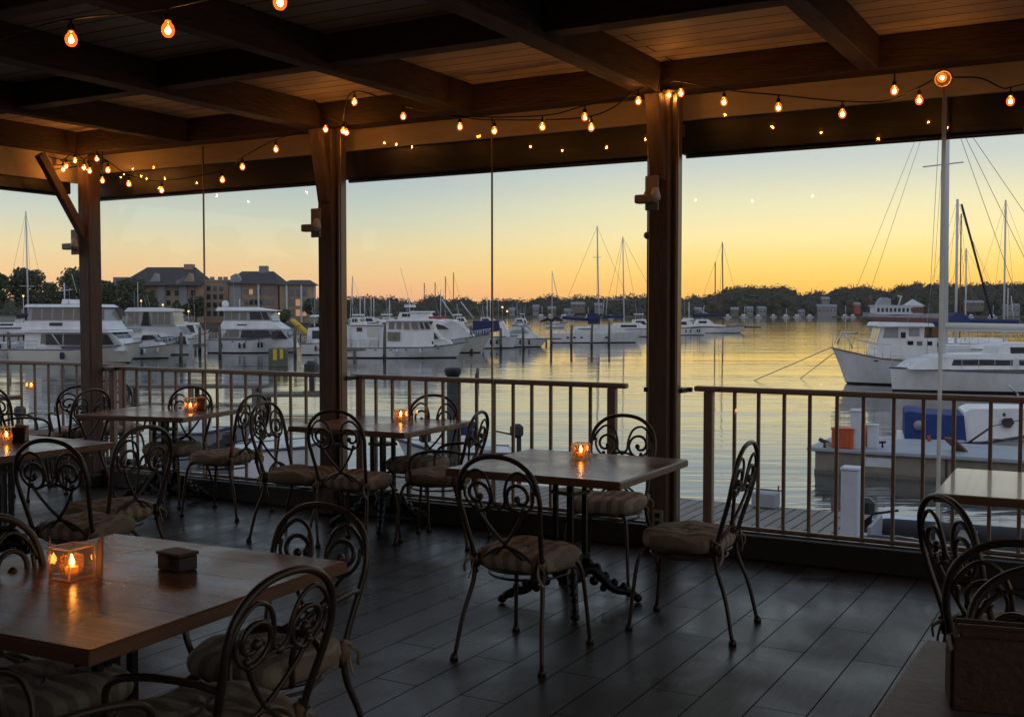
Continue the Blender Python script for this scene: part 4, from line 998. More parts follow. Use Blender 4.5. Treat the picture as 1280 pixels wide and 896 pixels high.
    def rail(s, f0, f1, h, n=8, r=None, name='bow_rail', m='steel'):
        r = r or max(.016, s.k*.32); mb = MB()
        for sg in (-1, 1):
            top = []
            for i in range(n+1):
                f = f0+(f1-f0)*i/n; x, w, z = s.ring(f, 3); w = max(.03, w-.08); top.append((x, sg*w, z+h)); mb.tube([(x, sg*w, z), (x, sg*w, z+h)], r*.8, 5)
            mb.tube(top, r, 5)
        mb.tube([top[-1], (top[-1][0]+.02, -top[-1][1], top[-1][2])], r, 5)
        return mb.build(name, M[m], s.e)
    def extras(s, sd):
        rnd = random.Random(sd); mb = MB()
        for k in range(rnd.choice((2,3))):
            f = rnd.uniform(.25,.6); x, w, z = s.ring(f, 3); y = rnd.uniform(-.5,.5)*w; z0 = z+s.beam*.35; mb.tube([(x,y,z0),(x-rnd.uniform(-.1,.9),y,z0+rnd.uniform(2.0,4.2))], [s.k*.16, s.k*.10], 4)
        mb.build('antenna', M['whitepost'], s.e); mb = MB(); q = []
        for i in range(7):
            x, w, z = s.ring(i*.04, 3); q.append((x+.08, s.near*(w-.06), z+.65)); mb.tube([(x+.08, s.near*(w-.06), z-.05),(x+.08, s.near*(w-.06), z+.65)], s.k*.22, 4)
        mb.tube(q, s.k*.24, 4); mb.tube([(a,b,c-.3) for a,b,c in q], s.k*.18, 4); mb.build('stern_rail', M['steel'], s.e)
        mb = MB(); x, w, z = s.ring(.03, 3); mb.tube(crv([(x, s.near*w, z),(x-1.5, s.near*(w+.3), z*.55),(x-3.2, s.near*(w+.2), z+.25)],5), s.k*.16, 4)
        x, w, z = s.ring(.97, 3); mb.tube(crv([(x, s.near*w, z),(x+1.3, s.near*(w+.2), z*.5),(x+2.6, s.near*(w+.3), z*.9)],5), s.k*.16, 4); mb.build('mooring_line', M['skin'], s.e)
        mb = MB(); n = int(s.L/1.4)
        for i in range(1, n): x, w, z = s.ring(i/n*.9, 3); mb.box((x, s.near*(w+.01), z-.22), (.22,.03,.07))
        mb.build('hull_vent', M['boatglass'], s.e) if n > 1 and rnd.random() < .5 else None
        f = rnd.uniform(.3,.6); s.fenders([f, f+.2], rnd.choice(('navy','darkcanvas','whitepost')))
    def fenders(s, fs, m='navy'):
        for f in fs:
            x, w, z = s.ring(f, 2); MB().lathe([(.02,-.3),(.11,-.24),(.11,.2),(.02,.27)], (x, s.near*(s.wd(f)+.1), z+.05), 8).build('fender', M[m], s.e)

MY = 'motor yachts in the marina'
# -- big trawler behind the corner post
b = Boat('motor_yacht', 'big white flybridge trawler behind the corner post, curtained upper enclosure', 'motor yacht', 26, 178, 455, 6, 4.6, MY)
b.hull([(0,1.15),(.5,1.15),(.8,1.35),(1,1.75)], rake=.10, m='cream'); b.rail(.62,.99,.75)
h1 = b.blk([(46,438),(46,414),(148,414),(158,424),(163,433),(163,438)], 1.95, 1.75, tap=(.78,.55), glaze=(2,))
b.rect(66,417,71,429,h1,'curtain'); b.rect(72,417,92,430,h1); b.rect(94,417,114,430,h1); b.rect(116,417,132,430,h1); b.win([(134,430),(134,417),(146,417),(153,430)],h1)
b.rect(92,432,130,435,h1,'stripe','stripe_band')
b.blk([(30,415),(30,412.5),(150,412.5),(152,415)], 2.15, 2.15, name='deck_overhang')
h2 = b.blk([(41,412),(46,401),(140,401),(147,412)], 1.75, 1.7, name='flybridge'); b.rect(76,403,92,407,h2)
h3 = b.blk([(47,401),(51,384),(133,384),(140,401)], 1.6, 1.5, 'clearvinyl', name='enclosure')
for i, x in enumerate(range(53,132,13)): b.win([(x,399.5),(x+1,386),(x+11,386),(x+11.5,399.5)], h3, 'curtain', 'vinyl_window')
b.blk([(45,384),(47,380.5),(132,380.5),(137,384)], 1.75, 1.6, name='hardtop')
b.blk([(92,380),(91,374.5),(103,374.5),(104,380)], .5, .45, name='radar'); b.blk([(80,380),(81,374),(87,374),(88,380)], .35, .3, name='radar')
b.line((81.5,376),(81.5,354),.05,'whitepost'); b.line((74,364),(92,362),.03,'whitepost','spreader'); b.line((97,366),(91,343),.02,'whitepost','antenna')
b.line((58,449),(57,403),.05,'whitepost','davit'); b.fenders((.5,.7)); b.line((83,417),(94,433),.04,'whitepost','ladder',y=-2.2)
# -- low hull at the far left edge
b = Boat('motor_yacht', 'low white runabout at the left edge with a grey canvas hump', 'motor yacht', -60, 62, 452, 0, 3.0, MY)
b.hull([(0,.85),(.6,1.0),(1,1.35)], rake=.12); h = b.blk([(-40,440),(-36,428),(14,428),(36,439)], 1.1, .95, tap=(.6,.5), glaze=(2,)); b.rect(-20,430,8,435,h)
b.blk([(20,438),(28,429),(36,426),(40,438)], .8, .3, 'greypaint', name='canvas_cover'); b.rail(.6,.99,.5)
# -- express cruiser in front and flybridge boat behind it
b = Boat('motor_yacht', 'small white express cruiser with dark domed windscreen left of the green-grey piling', 'motor yacht', 150, 223, 448.5, 4, 3.2, MY)
b.hull([(0,.95),(.6,1.05),(1,1.35)], rake=.16, m='cream'); h = b.blk([(158,434),(160,424),(178,421),(196,425),(208,433)], 1.2, .9, tap=(.5,.45))
b.win([(181,425.5),(184,419.5),(194,418.5),(202,425)], h, 'boatglass'); b.blk([(180,423),(183,418.5),(193,418.5),(201,425),(180,425)], .8,.7,'boatglass',name='windscreen'); b.rail(.5,.99,.55); b.fenders((.3,.55))
b = Boat('motor_yacht', 'white flybridge cruiser with black enclosure posts behind the express cruiser', 'motor yacht', 150, 246, 444, 2, 4.0, MY)
b.hull([(0,1.2),(.6,1.3),(1,1.6)], rake=.1); h = b.blk([(154,430),(156,408),(226,406),(237,420),(239,430)], 1.8, 1.5, tap=(.75,.6), glaze=(2,))
b.win([(200,430),(200,421.5),(222,420),(236,420),(238,430)], h); b.rect(163,409,184,414,h,'greypaint','vent_panel')
h3 = b.blk([(163,407),(166,389),(222,389),(225,407)], 1.5, 1.4, 'clearvinyl', name='enclosure')
for x in (167,174,197,205,213): b.win([(x,405),(x+.6,391),(x+6.4,391),(x+7,405)], h3, 'curtain', 'vinyl_window')
b.blk([(184,407),(187,389),(193,389),(196,407)], 1.56, 1.46, 'darkcanvas', name='dark_panel')
b.blk([(163,389.5),(168,384.5),(196,384.5),(224,386.5),(224,389.5)], 1.6, 1.5, name='hardtop'); b.rail(.7,.99,.5)
b.line((173,384),(173,353),.035,'whitepost','antenna')
# -- two-deck yacht right of the glass joint
b = Boat('motor_yacht', 'white two-deck yacht with radar dome and four dark saloon windows below the apartments', 'motor yacht', 266, 376, 441.5, 3, 4.6, MY)
b.hull([(0,1.35),(.5,1.35),(1,1.9)], rake=.08); b.rail(.72,.99,.6)
h = b.blk([(278,434),(281,411),(357,411),(367,424),(371,434)], 2.0, 1.7, tap=(.82,.6), glaze=(2,))
b.win([(285,420.5),(290,412.5),(305,412.5),(305,420.5)], h, 'curtain'); b.win([(307,421.5),(309,412.5),(321,412.5),(326,421.5)], h); b.win([(327,422),(322,412.5),(341,412.5),(348,422)], h); b.win([(349,422.5),(343,412.5),(357,413),(364,423)], h)
b.rect(280,422,354,423.2,h,'stripe','stripe_band')
h2 = b.blk([(280,411),(285,401),(344,401),(359,411)], 1.85, 1.6, name='flybridge'); b.rect(303,405,315,406.6,h2)
h3 = b.blk([(285,401),(286,388.5),(341,388.5),(346,401)], 1.5, 1.35, 'clearvinyl', name='enclosure')
for x in (287,296,306): b.rect(x,390,x+7.5,399.5,h3,'curtain','vinyl_window')
b.win([(318,399.5),(317,390),(330,390),(334,399.5)], h3); b.win([(335,399.5),(331,390),(338,390),(343,399.5)], h3)
b.blk([(276,388.5),(278,384),(318,384),(349,388.5)], 1.65, 1.4, name='hardtop')
mb = MB(); x, z = b.p(282,380); mb.lathe([(.32,-.32),(.36,-.1),(.33,.2),(.18,.33),(.02,.36)], (x,0,z), 12); mb.build('radar_dome', M['white'], b.e)
b.line((300,384),(300,374),.06,'whitepost'); b.fenders((.18,.4,.62),'darkcanvas')
# stern dinghy
# -- trawler in the middle bay
b = Boat('motor_yacht', 'white trawler with boxy aft cabin and three dark front windows right of the second post', 'motor yacht', 437, 585, 448, 5, 4.2, MY)
b.hull([(0,.95),(.4,.95),(.75,1.05),(1,1.45)], rake=.09); b.rail(.80,.995,.45,6)
h = b.blk([(439,434),(438,405.5),(484,405.5),(485,434)], 1.75, 1.65, name='aft_cabin'); b.rect(451,409,458,414,h); b.rect(464,409,479,421,h,'cream','door_panel'); b.rect(467,424,479,432,h,'cream','locker_panel'); b.line((445,433),(444,406),.05,'whitepost','frame_post',y=-1.9); b.line((478,433),(480,407),.05,'whitepost','frame_post',y=-1.9)
b.line((442,406.5),(484,406.8),.05,'teak','awning_bar',y=-1.9)
h = b.blk([(487,433),(487,401),(538,401),(545,413),(545,433)], 1.7, 1.5, tap=(.6,.8), glaze=(2,))
b.rect(489,414.5,504.5,425.5,h,'curtain'); 
for q in ([(490.5,411),(490.5,403),(497,403),(497,411)],[(500,411),(500,403),(505.5,403),(505.5,411)],[(509,411),(509,403),(514,403),(516,411)],[(519,411),(518,403),(525,403),(527,411)]): b.win(q, h, 'curtain')
b.win([(530,411),(528,403),(531,403),(534,411)], h); b.win([(536,411),(533.5,403),(538,403),(541,411)], h)
b.blk([(472,401),(476,399.3),(548,399.3),(555,401)], 1.8, 1.75, name='roof')
h = b.blk([(506,430),(509,413.8),(545,413.8),(553,423),(562,425.5),(566,431)], 1.45, 1.25, name='trunk_cabin', tap=(.68,.5), glaze=(2,))
b.win([(507.5,424.5),(510,415.5),(523.5,415.5),(529,424.5)], h); b.win([(530.5,424.5),(525.5,415.5),(537,415.5),(541.5,424)], h); b.win([(543.5,423.5),(538,415),(545,415),(550.5,423)], h)
b.line((543,428),(544.5,428),.18,'boatglass','porthole',y=-1.25); b.line((437,352+60),(441,346),.025,'whitepost','antenna')
# -- cruiser behind it
b = Boat('motor_yacht', 'white flybridge cruiser behind the trawler, radar mast and outriggers raised', 'motor yacht', 515, 616, 441.5, 8, 4.2, MY)
b.hull([(0,1.2),(.5,1.3),(1,1.95)], rake=.14, m='cream'); b.rail(.75,.99,.5)
h = b.blk([(525,424),(525,400),(569,400),(586,414),(594,422),(594,426)], 1.8, 1.5, tap=(.55,.5), glaze=(2,))
b.win([(547,411),(550,404.5),(558,406.5),(565,411)], h)
h = b.blk([(500,400),(503,390.5),(537,390.5),(540,400)], 1.3, 1.1, name='flybridge'); b.rect(506,392,516,396,h)
b.blk([(515,390.5),(517,389),(540,389),(541,390.5)], 1.3, 1.2, name='hardtop'); b.line((512,390),(512,373),.07,'whitepost'); b.line((511,374),(501,335),.02,'whitepost','antenna')
b.line((552,373.5),(567,396),.06,'whitepost','outrigger'); b.line((576,377),(592,398),.06,'whitepost','outrigger'); b.blk([(506,384),(507,381),(518,381),(519,384)],.4,.4,name='radar'); b.line((534,397),(560,397),.12,'red','kayak',y=-1)
# -- blue canvas boat
b = Boat('motor_yacht', 'white boat under a tall navy canvas beside the centre glass joint', 'motor yacht', 588, 648, 435.5, 2, 3.2, MY)
b.hull([(0,1.1),(1,1.5)], rake=.1); b.blk([(591,421),(592,401),(624,401),(626,413),(612,416),(606,421)], 1.3, 1.1, 'navy', name='canvas_cover'); h = b.blk([(624,421),(624,402),(629,401),(634,411),(638,421)], 1.3, 1.0, name='windscreen_frame')
b.fenders((.3,.6))
# -- runabout right of it
b = Boat('motor_yacht', 'small white runabout with grey radar arch, bow pointing right', 'motor yacht', 627, 686, 434, 3, 3.0, MY)
b.hull([(0,1.15),(.5,1.0),(1,1.05)], rake=.15); h = b.blk([(632,424),(636,411),(656,409),(668,416),(676,424)], 1.1, .8, tap=(.5,.5)); b.win([(637,417),(640,412.5),(655,411.5),(662,416)], h, 'greypaint')
b.line((644,403),(655,403),.10,'greypaint','arch'); b.line((655,403),(665,415),.08,'greypaint','arch'); b.line((646,403),(648,411),.07,'greypaint','arch'); b.rail(.7,.98,.35,5)
# -- small boats further back behind the trawler
for (u0,u1,v,l) in ((434,470,425,'white boat glimpsed between second post and the trawler'),(470,505,420,'small white boat behind the trawler with lit cabin'),(560,590,424,'white boat behind the raised outriggers'),(646,664,412,'tiny white boat on the open water left of the lone thin mast'),(398,432,424,'white boat behind the second post'),(182,262,426,'long pale hull behind the flybridge cruiser and glass joint'),(380,432,444,'dark-windowed boat right of the yellow kayak'),(786,818,415,'white hull partly behind the right post')):
    b = Boat('motor_yacht', l, 'motor yacht', u0, u1, v, 0, 3.4, MY); b.hull([(0,1.1),(.6,1.2),(1,1.7)]); w = u1-u0; q = b.k
    hh = 2.6/q; vd = b.vw-1.15/q
    h = b.blk([(u0+.12*w,vd),(u0+.15*w,vd-hh*.55),(u0+.62*w,vd-hh*.6),(u0+.78*w,vd)], 1.4, 1.1, glaze=(2,)); b.win([(u0+.25*w,vd-hh*.15),(u0+.25*w,vd-hh*.45),(u0+.58*w,vd-hh*.45),(u0+.66*w,vd-hh*.15)], h)
    b.blk([(u0+.2*w,vd-hh*.95),(u0+.22*w,vd-hh*1.02),(u0+.55*w,vd-hh*1.02),(u0+.58*w,vd-hh*.95)], 1.2, 1.1, name='hardtop'); b.line((u0+.25*w,vd-hh*.5),(u0+.25*w,vd-hh*.97),.05,'whitepost','frame_post'); b.line((u0+.53*w,vd-hh*.5),(u0+.53*w,vd-hh*.97),.05,'whitepost','frame_post')

# ---- sailing yachts
SY = 'sailing yachts'
def stays(b, top, pts, r=None, m='wire'):
    mb = MB(); r = r or max(.010, b.k*.16); x0, z0 = b.p(*top)
    for q in pts:
        x1, z1 = b.p(q[0], q[1]); y = q[2] if len(q) > 2 else 0
        mb.tube([(x0,0,z0),(x1,y,z1)], r, 4)
    return mb.build('rigging', M[m], b.e)
b = Boat('sailing_yacht', 'sailing yacht with tall mast and thick navy boom cover in the middle bay', 'sailing yacht', 690, 803, 428.5, 0, 3.6, SY)
b.hull([(0,1.25),(.5,1.25),(1,1.5)], rake=.07, stripe=None); h = b.blk([(716,416),(720,408),(745,406.5),(772,406.5),(785,415),(785,417)], 1.1,.9, tap=(.6,.4)); b.rect(722,410.5,738,412,h)
for x in (709,717,726,757): b.line((x-1.5,421.5),(x+1.5,421.5),.12,'boatglass','porthole',y=-1.66)
b.line((748.7,409),(746,283),.11,'alu','mast',r2=.08); b.line((741,322),(751,322),.04,'alu','spreader'); stays(b, (746,284), [(802,414),(692,415),(747,412,1.6),(747,412,-1.6)])
b.line((703,397),(735,399.5),.22,'navy','boom_cover'); b.line((735,399),(749,397),.42,'navy','boom_cover',r2=.60); b.blk([(735,405),(734,392),(741,391),(749,393),(750,405)], .28,.2,'navy',name='sail_bag'); b.rail(0,.98,.5,12)
b = Boat('sailing_yacht', 'second tall-masted yacht behind, flat blue boom cover, left of the right post', 'sailing yacht', 748, 838, 421, 0, 3.6, SY)
b.hull([(0,1.2),(1,1.5)], rake=.07); h = b.blk([(765,412),(768,403.5),(800,403.5),(812,412)], 1.1,.9); b.rect(775,406,795,409,h)
b.line((780,405),(778,296),.12,'alu','mast',r2=.08); b.line((753,396),(779,395.5),.30,'navy','boom_cover'); stays(b, (778,297), [(836,406),(752,407),(800,402,1.5),(765,402,-1.5)]); b.line((755,376),(753,398),.05,'whitepost','davit'); b.line((759,374),(757,398),.05,'whitepost','davit'); b.line((755,375),(785,374),.04,'whitepost','davit')
b = Boat('sailing_yacht', 'distant yacht with one lone thin mast right of the centre glass joint', 'sailing yacht', 682, 708, 410, 0, 3, SY)
b.hull([(0,1.1),(1,1.4)]); b.blk([(690,405),(691,402.5),(699,402.5),(701,405)],1,.8); b.line((690,403),(690,339),.12,'alu','mast',r2=.09); stays(b, (690,340), [(706,405),(697,374)])
b = Boat('sailing_yacht', 'two-masted yacht with bowsprit anchored right of the right post', 'sailing yacht', 862, 933, 416.5, 0, 3.8, SY)
b.hull([(0,1.3),(.5,1.2),(1,1.6)], rake=.10); h = b.blk([(868,407),(871,399),(884,399),(892,405),(905,406.5),(905,408)], 1.2,1.0); b.rect(872,401,882,404,h)
b.line((893.6,405),(893.4,328),.13,'teak','mast',r2=.10); b.line((903.8,406),(902,303),.15,'teak','mast',r2=.10); b.line((866,394.5),(907,394),.42,'navy','boom_cover',r2=.3); stays(b, (902,304), [(930,407),(906,406,1.6),(896,406,-1.6),(866,405)]); b.line((930,408.5),(951,409),.17,'teak','bowsprit'); b.line((877,404),(880,382),.06,'whitepost','davit'); b.line((873,387),(886,393),.06,'whitepost','davit')
b = Boat('motor_yacht', 'small white motor boat moored just right of the right post, beside the two-masted yacht', 'motor yacht', 838, 883, 419, 0, 3.4, MY)
b.hull([(0,1.2),(1,1.5)], rake=.05); h = b.blk([(843,409),(845,400),(860,400),(868,408)], 1.2,1.0, glaze=(2,)); b.rect(848,402,857,406,h); b.fenders((.4,.8))
# -- right hand group
b = Boat('motor_yacht', 'white cabin boat with raised wheelhouse and metal bow rail at the right', 'motor yacht', 1215, 1040, 486, -8, 3.9, MY, Y=60)
b.hull([(0,1.35),(.35,1.30),(.7,1.55),(1,2.05)], rake=.10, stripe='teak'); b.rail(.62,.995,.75,7)
vo = b.vw-486
h = b.blk([(1205,455+vo),(1205,437+vo),(1172,437+vo),(1172,428+vo),(1128,428+vo),(1128,436+vo),(1092,440+vo),(1089,448+vo),(1089,452+vo)], 1.5,1.35, name='cabin')
b.rect(1128,431.5+vo,1135,436.5+vo,h); b.rect(1139,432+vo,1146,437+vo,h,'curtain'); b.rect(1152,432+vo,1158,437+vo,h); b.rect(1164,434+vo,1171,439+vo,h)
h = b.blk([(1148,428+vo),(1148,414+vo),(1097,414+vo),(1090,440+vo),(1128,440+vo)], 1.35,1.2, name='wheelhouse', glaze=(2,), gm='clearvinyl')
b.win([(1117,428+vo),(1117,415.5+vo),(1101,415.5+vo),(1098,428+vo)], h, 'clearvinyl'); b.rect(1120,421+vo,1126,428+vo,h); b.rect(1130,416+vo,1143,426+vo,h,'clearvinyl')
b.line((1146,428+vo),(1146,414+vo),.14,'teak','pillar',y=-1.3); b.blk([(1160,414+vo),(1158,410+vo),(1092,408.5+vo),(1089,413+vo),(1090,414+vo)], 1.6,1.5, name='roof')
b.blk([(1172,428+vo),(1172,413+vo),(1160,413+vo),(1160,428+vo)], .9,.9,'teak',name='brown_locker'); b.blk([(1172,413+vo),(1172,408+vo),(1160,408+vo),(1160,413+vo)], .92,.92,'royal',name='blue_locker_top')
b.line((1183,430),(1180,60),.09,'alu','mast'); stays(b, (1180,75), [(1043,436+vo),(1066,436+vo),(1164,446+vo,1.5),(1170,446+vo,-1.5)])
b.line((1047,436+vo),(1052,421+vo),.05,'steel','anchor_davit'); b.line((1052,421+vo),(1072,423+vo),.05,'steel','anchor_davit'); b.line((1066,441+vo),(1055,421+vo),.04,'steel','anchor_davit')
mb = MB(); x0, z0 = b.p(1040,440+vo)
mb.tube([(x0,0,z0),(x0+4.2,-2.0,-.02)], .025, 4); mb.tube([(x0-.3,0,z0-.2),(x0+1.2,-4.6,-.02)], .025, 4); mb.build('mooring_line', M['skin'], b.e)
b = Boat('sailing_yacht', 'large white sailing yacht at the right with furled white boom and the tallest mast', 'sailing yacht', 1420, 1113, 490, -3, 4.0, SY, Y=54)
vo = b.vw-490
b.hull([(0,1.15),(.5,1.10),(1,1.25)], rake=.01, stripe='stripe'); h = b.blk([(1400,461+vo),(1400,442+vo),(1300,441+vo),(1172,443+vo),(1140,452+vo),(1130,461+vo)], 1.35,1.15, name='coachroof')
b.win([(1400,456+vo),(1400,449+vo),(1182,449+vo),(1179,456+vo)], h); 
for x in (1210,1236): b.line((x-3,459+vo),(x+3,459+vo),.10,'boatglass','hatch',y=-1.2)
h = b.blk([(1300,442+vo),(1300,434+vo),(1290,429+vo),(1247,429+vo),(1240,433+vo),(1237,442+vo)], 1.1,.95, name='doghouse'); b.rect(1253,434+vo,1279,443+vo,h)
b.line((1178.5,458+vo),(1177,-40),.145,'alu','mast'); b.line((1180,408+vo),(1400,412+vo),.17,'cream','furled_sail'); b.line((1181,413+vo),(1400,417+vo),.07,'alu','boom')
b.line((1160,207+vo),(1190,209+vo),.035,'alu','spreader',y=-1.2,y2=1.2); stays(b, (1177,-20), [(1162,452+vo,1.8),(1196,452+vo,-1.8),(1168,455+vo,-1.2)], r=.012)
stays(b, (1179,128+vo), [(1290,424+vo),(1330,424+vo),(1400,440+vo)], r=.014)
b.blk([(1262,461+vo),(1261,449+vo),(1258,447+vo),(1254,449+vo),(1253,461+vo)], .25,.2,'whitepost',name='vent_cowl',yo=1.1); b.blk([(1232,457+vo),(1228,450+vo),(1214,457+vo)], .4,.1,'whitepost',name='hatch_cover')
b.rail(.02,.99,.55,16,r=.012,name='guard_rail')
b.line((1251,489+vo),(1262,505+vo),.05,'steel','boat_hook',y=2.2); b.line((1240,478+vo),(1251,489+vo),.05,'steel','boat_hook',y=2.2)
for i, (um, vt, r, Yb, lab) in enumerate([(1194,250,.10,84,'yacht behind the tallest mast with navy cockpit hood'), (1206,311,.07,96,'yacht with slim mast right of the navy cockpit hood'), (1254,251,.075,88,'yacht with plain pale mast near the right edge and long navy boom cover'), (1199,268,.06,104,'yacht with the thin brown mast next to the tallest mast')]):
    b = Boat('sailing_yacht', lab, 'sailing yacht', um+75, um-60, 470, 0, 3.4, SY, Y=Yb); vd = b.vw-1.2/b.k
    b.hull([(0,1.15),(1,1.4)]); b.blk([(um+50,vd),(um+48,vd-5),(um-10,vd-5),(um-30,vd)], 1.1,.9)
    b.line((um+.6,vd-3),(um,vt), r,'alu' if i != 3 else 'teak','mast'); stays(b, (um,vt+1), [(um-55,vd),(um+8,vd,1.6),(um-8,vd,-1.6),(um+72,vd)], m='darkwire' if i == 0 else 'wire')
    if i == 0:
        b.blk([(1207,404),(1205,396),(1199,391),(1192,390.5),(1185,395),(1182,404)], 1.2,.5,'navy',name='cockpit_hood'); b.line((1199,256),(1240,398),.09,'darkwire','furled_jib')
    if i == 2: b.line((1208,402.5),(1272,403),.26,'navy','boom_cover'); b.line((um+5,360),(um+5,402),.04,'alu','topping_lift'); b.line((um+9,370),(um+13,402),.03,'alu','topping_lift')
for (um, vt, vb, l) in ((441,345,404,'thin distant mast right of the second post, leftmost'),(450.5,369,402,'short distant mast second from the second post'),(456,371,403,'short distant mast third from the second post'),(467.5,372,404,'short distant mast above the boxy aft cabin'),(487,375,404,'short distant mast above the trawler windows'),(530.5,354,406,'slim distant mast left of the taller pair'),(544,353,406,'slim distant mast above the raised outriggers'),(557,346,406,'second tallest distant mast of the brown cluster'),(567,341,407,'tallest distant mast of the brown cluster'),(609,375,405,'short mast just left of the centre glass joint'),(613,376,405,'short slanted-looking mast touching the centre glass joint'),(861,378,404,'tiny far sailboat just right of the right post'),(28,345,408,'short white mast left of the leftmost tall mast')):
    b = Boat('sailing_yacht', l, 'sailing yacht', um-16, um+18, vb, 0, 3, SY); b.hull([(0,1.0),(1,1.3)]); vd = b.vw-1.1/b.k
    b.blk([(um-8,vd),(um-7,vd-.9/b.k),(um+4,vd-.9/b.k),(um+8,vd)], 1.0,.8); b.line((um,vd),(um,vt), b.k*.55,'teak' if 525 < um < 570 else 'alu','mast'); stays(b, (um,vt+2), [(um+17,vd)], r=b.k*.12)
b = Boat('sailing_yacht', 'sailing yacht at the far left with tall bare mast and black boom cover', 'sailing yacht', -50, 66, 420, 0, 3.4, SY)
b.hull([(0,1.2),(1,1.5)]); h = b.blk([(-20,409),(-15,403),(25,403),(45,409)], 1.1,.9); b.rect(-5,404.5,20,407,h); b.line((36,407),(35,265),.15,'alu','mast',r2=.11); stays(b, (35,267), [(64,407),(38,405,1.6),(30,405,-1.6),(2,404)]); b.line((22,395),(47,394),.45,'darkcanvas','boom_cover'); b.line((26,357.5),(44,358),.05,'alu','spreader')
for (u0,u1,v,l,mh) in ((436,456,411,'low boat in the back row, leftmost beside the second post',0),(452,476,409,'white boat in the back row behind the boxy aft cabin',372),(476,496,410,'white boat in the back row above the trawler roof',0),(540,562,411,'small boat in the back row behind the raised outriggers',362),(566,590,409,'boat in the back row left of the navy canvas boat',0),(596,622,410,'boat in the back row above the navy canvas',370),(640,662,413,'small cabin boat in the back row right of the orange lamps',0),(815,845,410,'pale boat in the back row hidden beside the right post',0),(96,140,431,'white boat in the back row behind the big trawler',0),(222,262,432,'white boat in the back row between cruiser and two-deck yacht',0)):
    b = Boat('motor_yacht', l, 'motor yacht', u0, u1, v, 0, 3.2, MY); b.hull([(0,1.1),(.6,1.2),(1,1.6)]); w = u1-u0; q = b.k; vd = b.vw-1.1/q
    h = b.blk([(u0+.15*w,vd),(u0+.2*w,vd-1.7/q),(u0+.6*w,vd-1.7/q),(u0+.8*w,vd)], 1.3, 1.0, glaze=(2,)); b.win([(u0+.25*w,vd-.5/q),(u0+.25*w,vd-1.4/q),(u0+.56*w,vd-1.4/q),(u0+.64*w,vd-.5/q)], h)
    if mh: b.line((u0+.5*w,vd),(u0+.5*w,mh), q*.45,'alu','mast')
for i, b in enumerate(BOATS):
    if b.name == 'motor_yacht': b.extras(i)
for i in range(16):
    u0 = [672,684,700,731,760,905,925,944,963,978,992,1008,1052,1062,1210,1235][i]; rr = random.Random(i); w = rr.uniform(7,12)
    b = Boat('moored_boat', ['tiny boat far off, below the white gabled shore house', 'tiny boat far off, right of the white gabled shore house', 'tiny boat far off, left of the low boathouse', 'tiny boat far off, behind the navy boom cover', 'tiny boat far off, right of the tall-masted yacht', 'tiny boat far off, just right of the two-masted yacht rigging', 'tiny boat far off, in front of the tan shore house', 'tiny boat far off, in front of the wider white shore house', 'tiny boat far off, beside the wider white shore house', 'tiny boat far off, left of the waterside shed', 'tiny boat far off, directly before the waterside shed', 'tiny boat far off, left of the long clubhouse', 'tiny boat far off, right of the long clubhouse', 'tiny boat far off, left of the passenger boat stern', 'tiny boat far off, between the right hand masts', 'tiny boat far off, right of the rightmost thin masts'][i], 'boat', u0, u0+w, 397.4, 0, 3, 'boats moored along the far shore', Y=880+rr.uniform(-40,40)); b.hull([(0,1.0),(1,1.5)])
    vv = b.vw-1.2/b.k; b.blk([(u0+1.5,vv),(u0+2,vv-2.4),(u0+w*.55,vv-2.4),(u0+w*.75,vv)], 1.1,.9)
    if i%3 == 0: b.line((u0+w*.5,vv),(u0+w*.5,vv-rr.uniform(9,16)), .16,'alu','mast')
# -- passenger boat
b = Boat('passenger_boat', 'blue and white passenger boat with dark red hull on the far water at right', 'passenger boat', 1186, 1080, 403.5, 0, 7)
q = b.blk([(1186,403),(1186,392),(1150,393),(1120,395),(1095,393),(1081,391),(1083,399),(1090,403)], 3.4,3.4,'hullred',name='hull'); b.blk([(1186,398),(1186,391.5),(1150,392.5),(1120,394.5),(1095,392.5),(1080.5,390.5),(1082,396)], 3.46,3.46,'greypaint',name='upper_hull')
h = b.blk([(1150,393),(1150,383),(1090,383),(1090,393)], 2.9,2.9,'sign_panel',name='deckhouse')
for i in range(9): b.rect(1093+i*5.2,385,1096.2+i*5.2,390,h)
b.blk([(1152,383),(1152,381.5),(1088,381.5),(1088,383)], 3.1,3.1,'whitepost',name='roof'); b.blk([(1151,391.5),(1151,384),(1137,384),(1137,391.5)], 2.96,2.96,'hullred',name='red_panel')
b.blk([(1111,381.5),(1111,374),(1107,372),(1101,372),(1097,376),(1094,381.5)], 2.0,1.8,'greypaint',name='wheelhouse'); b.blk([(1152,381.5),(1140,374),(1130,381.5)], 2,.4,'whitepost',name='canopy'); b.line((1122,383),(1126,370),.3,'whitepost','funnel'); b.line((1089,382),(1087,370),.4,'teak','flag_mast',r2=.6)
b.line((1121,370),(1127,371),.3,'whitepost','funnel')

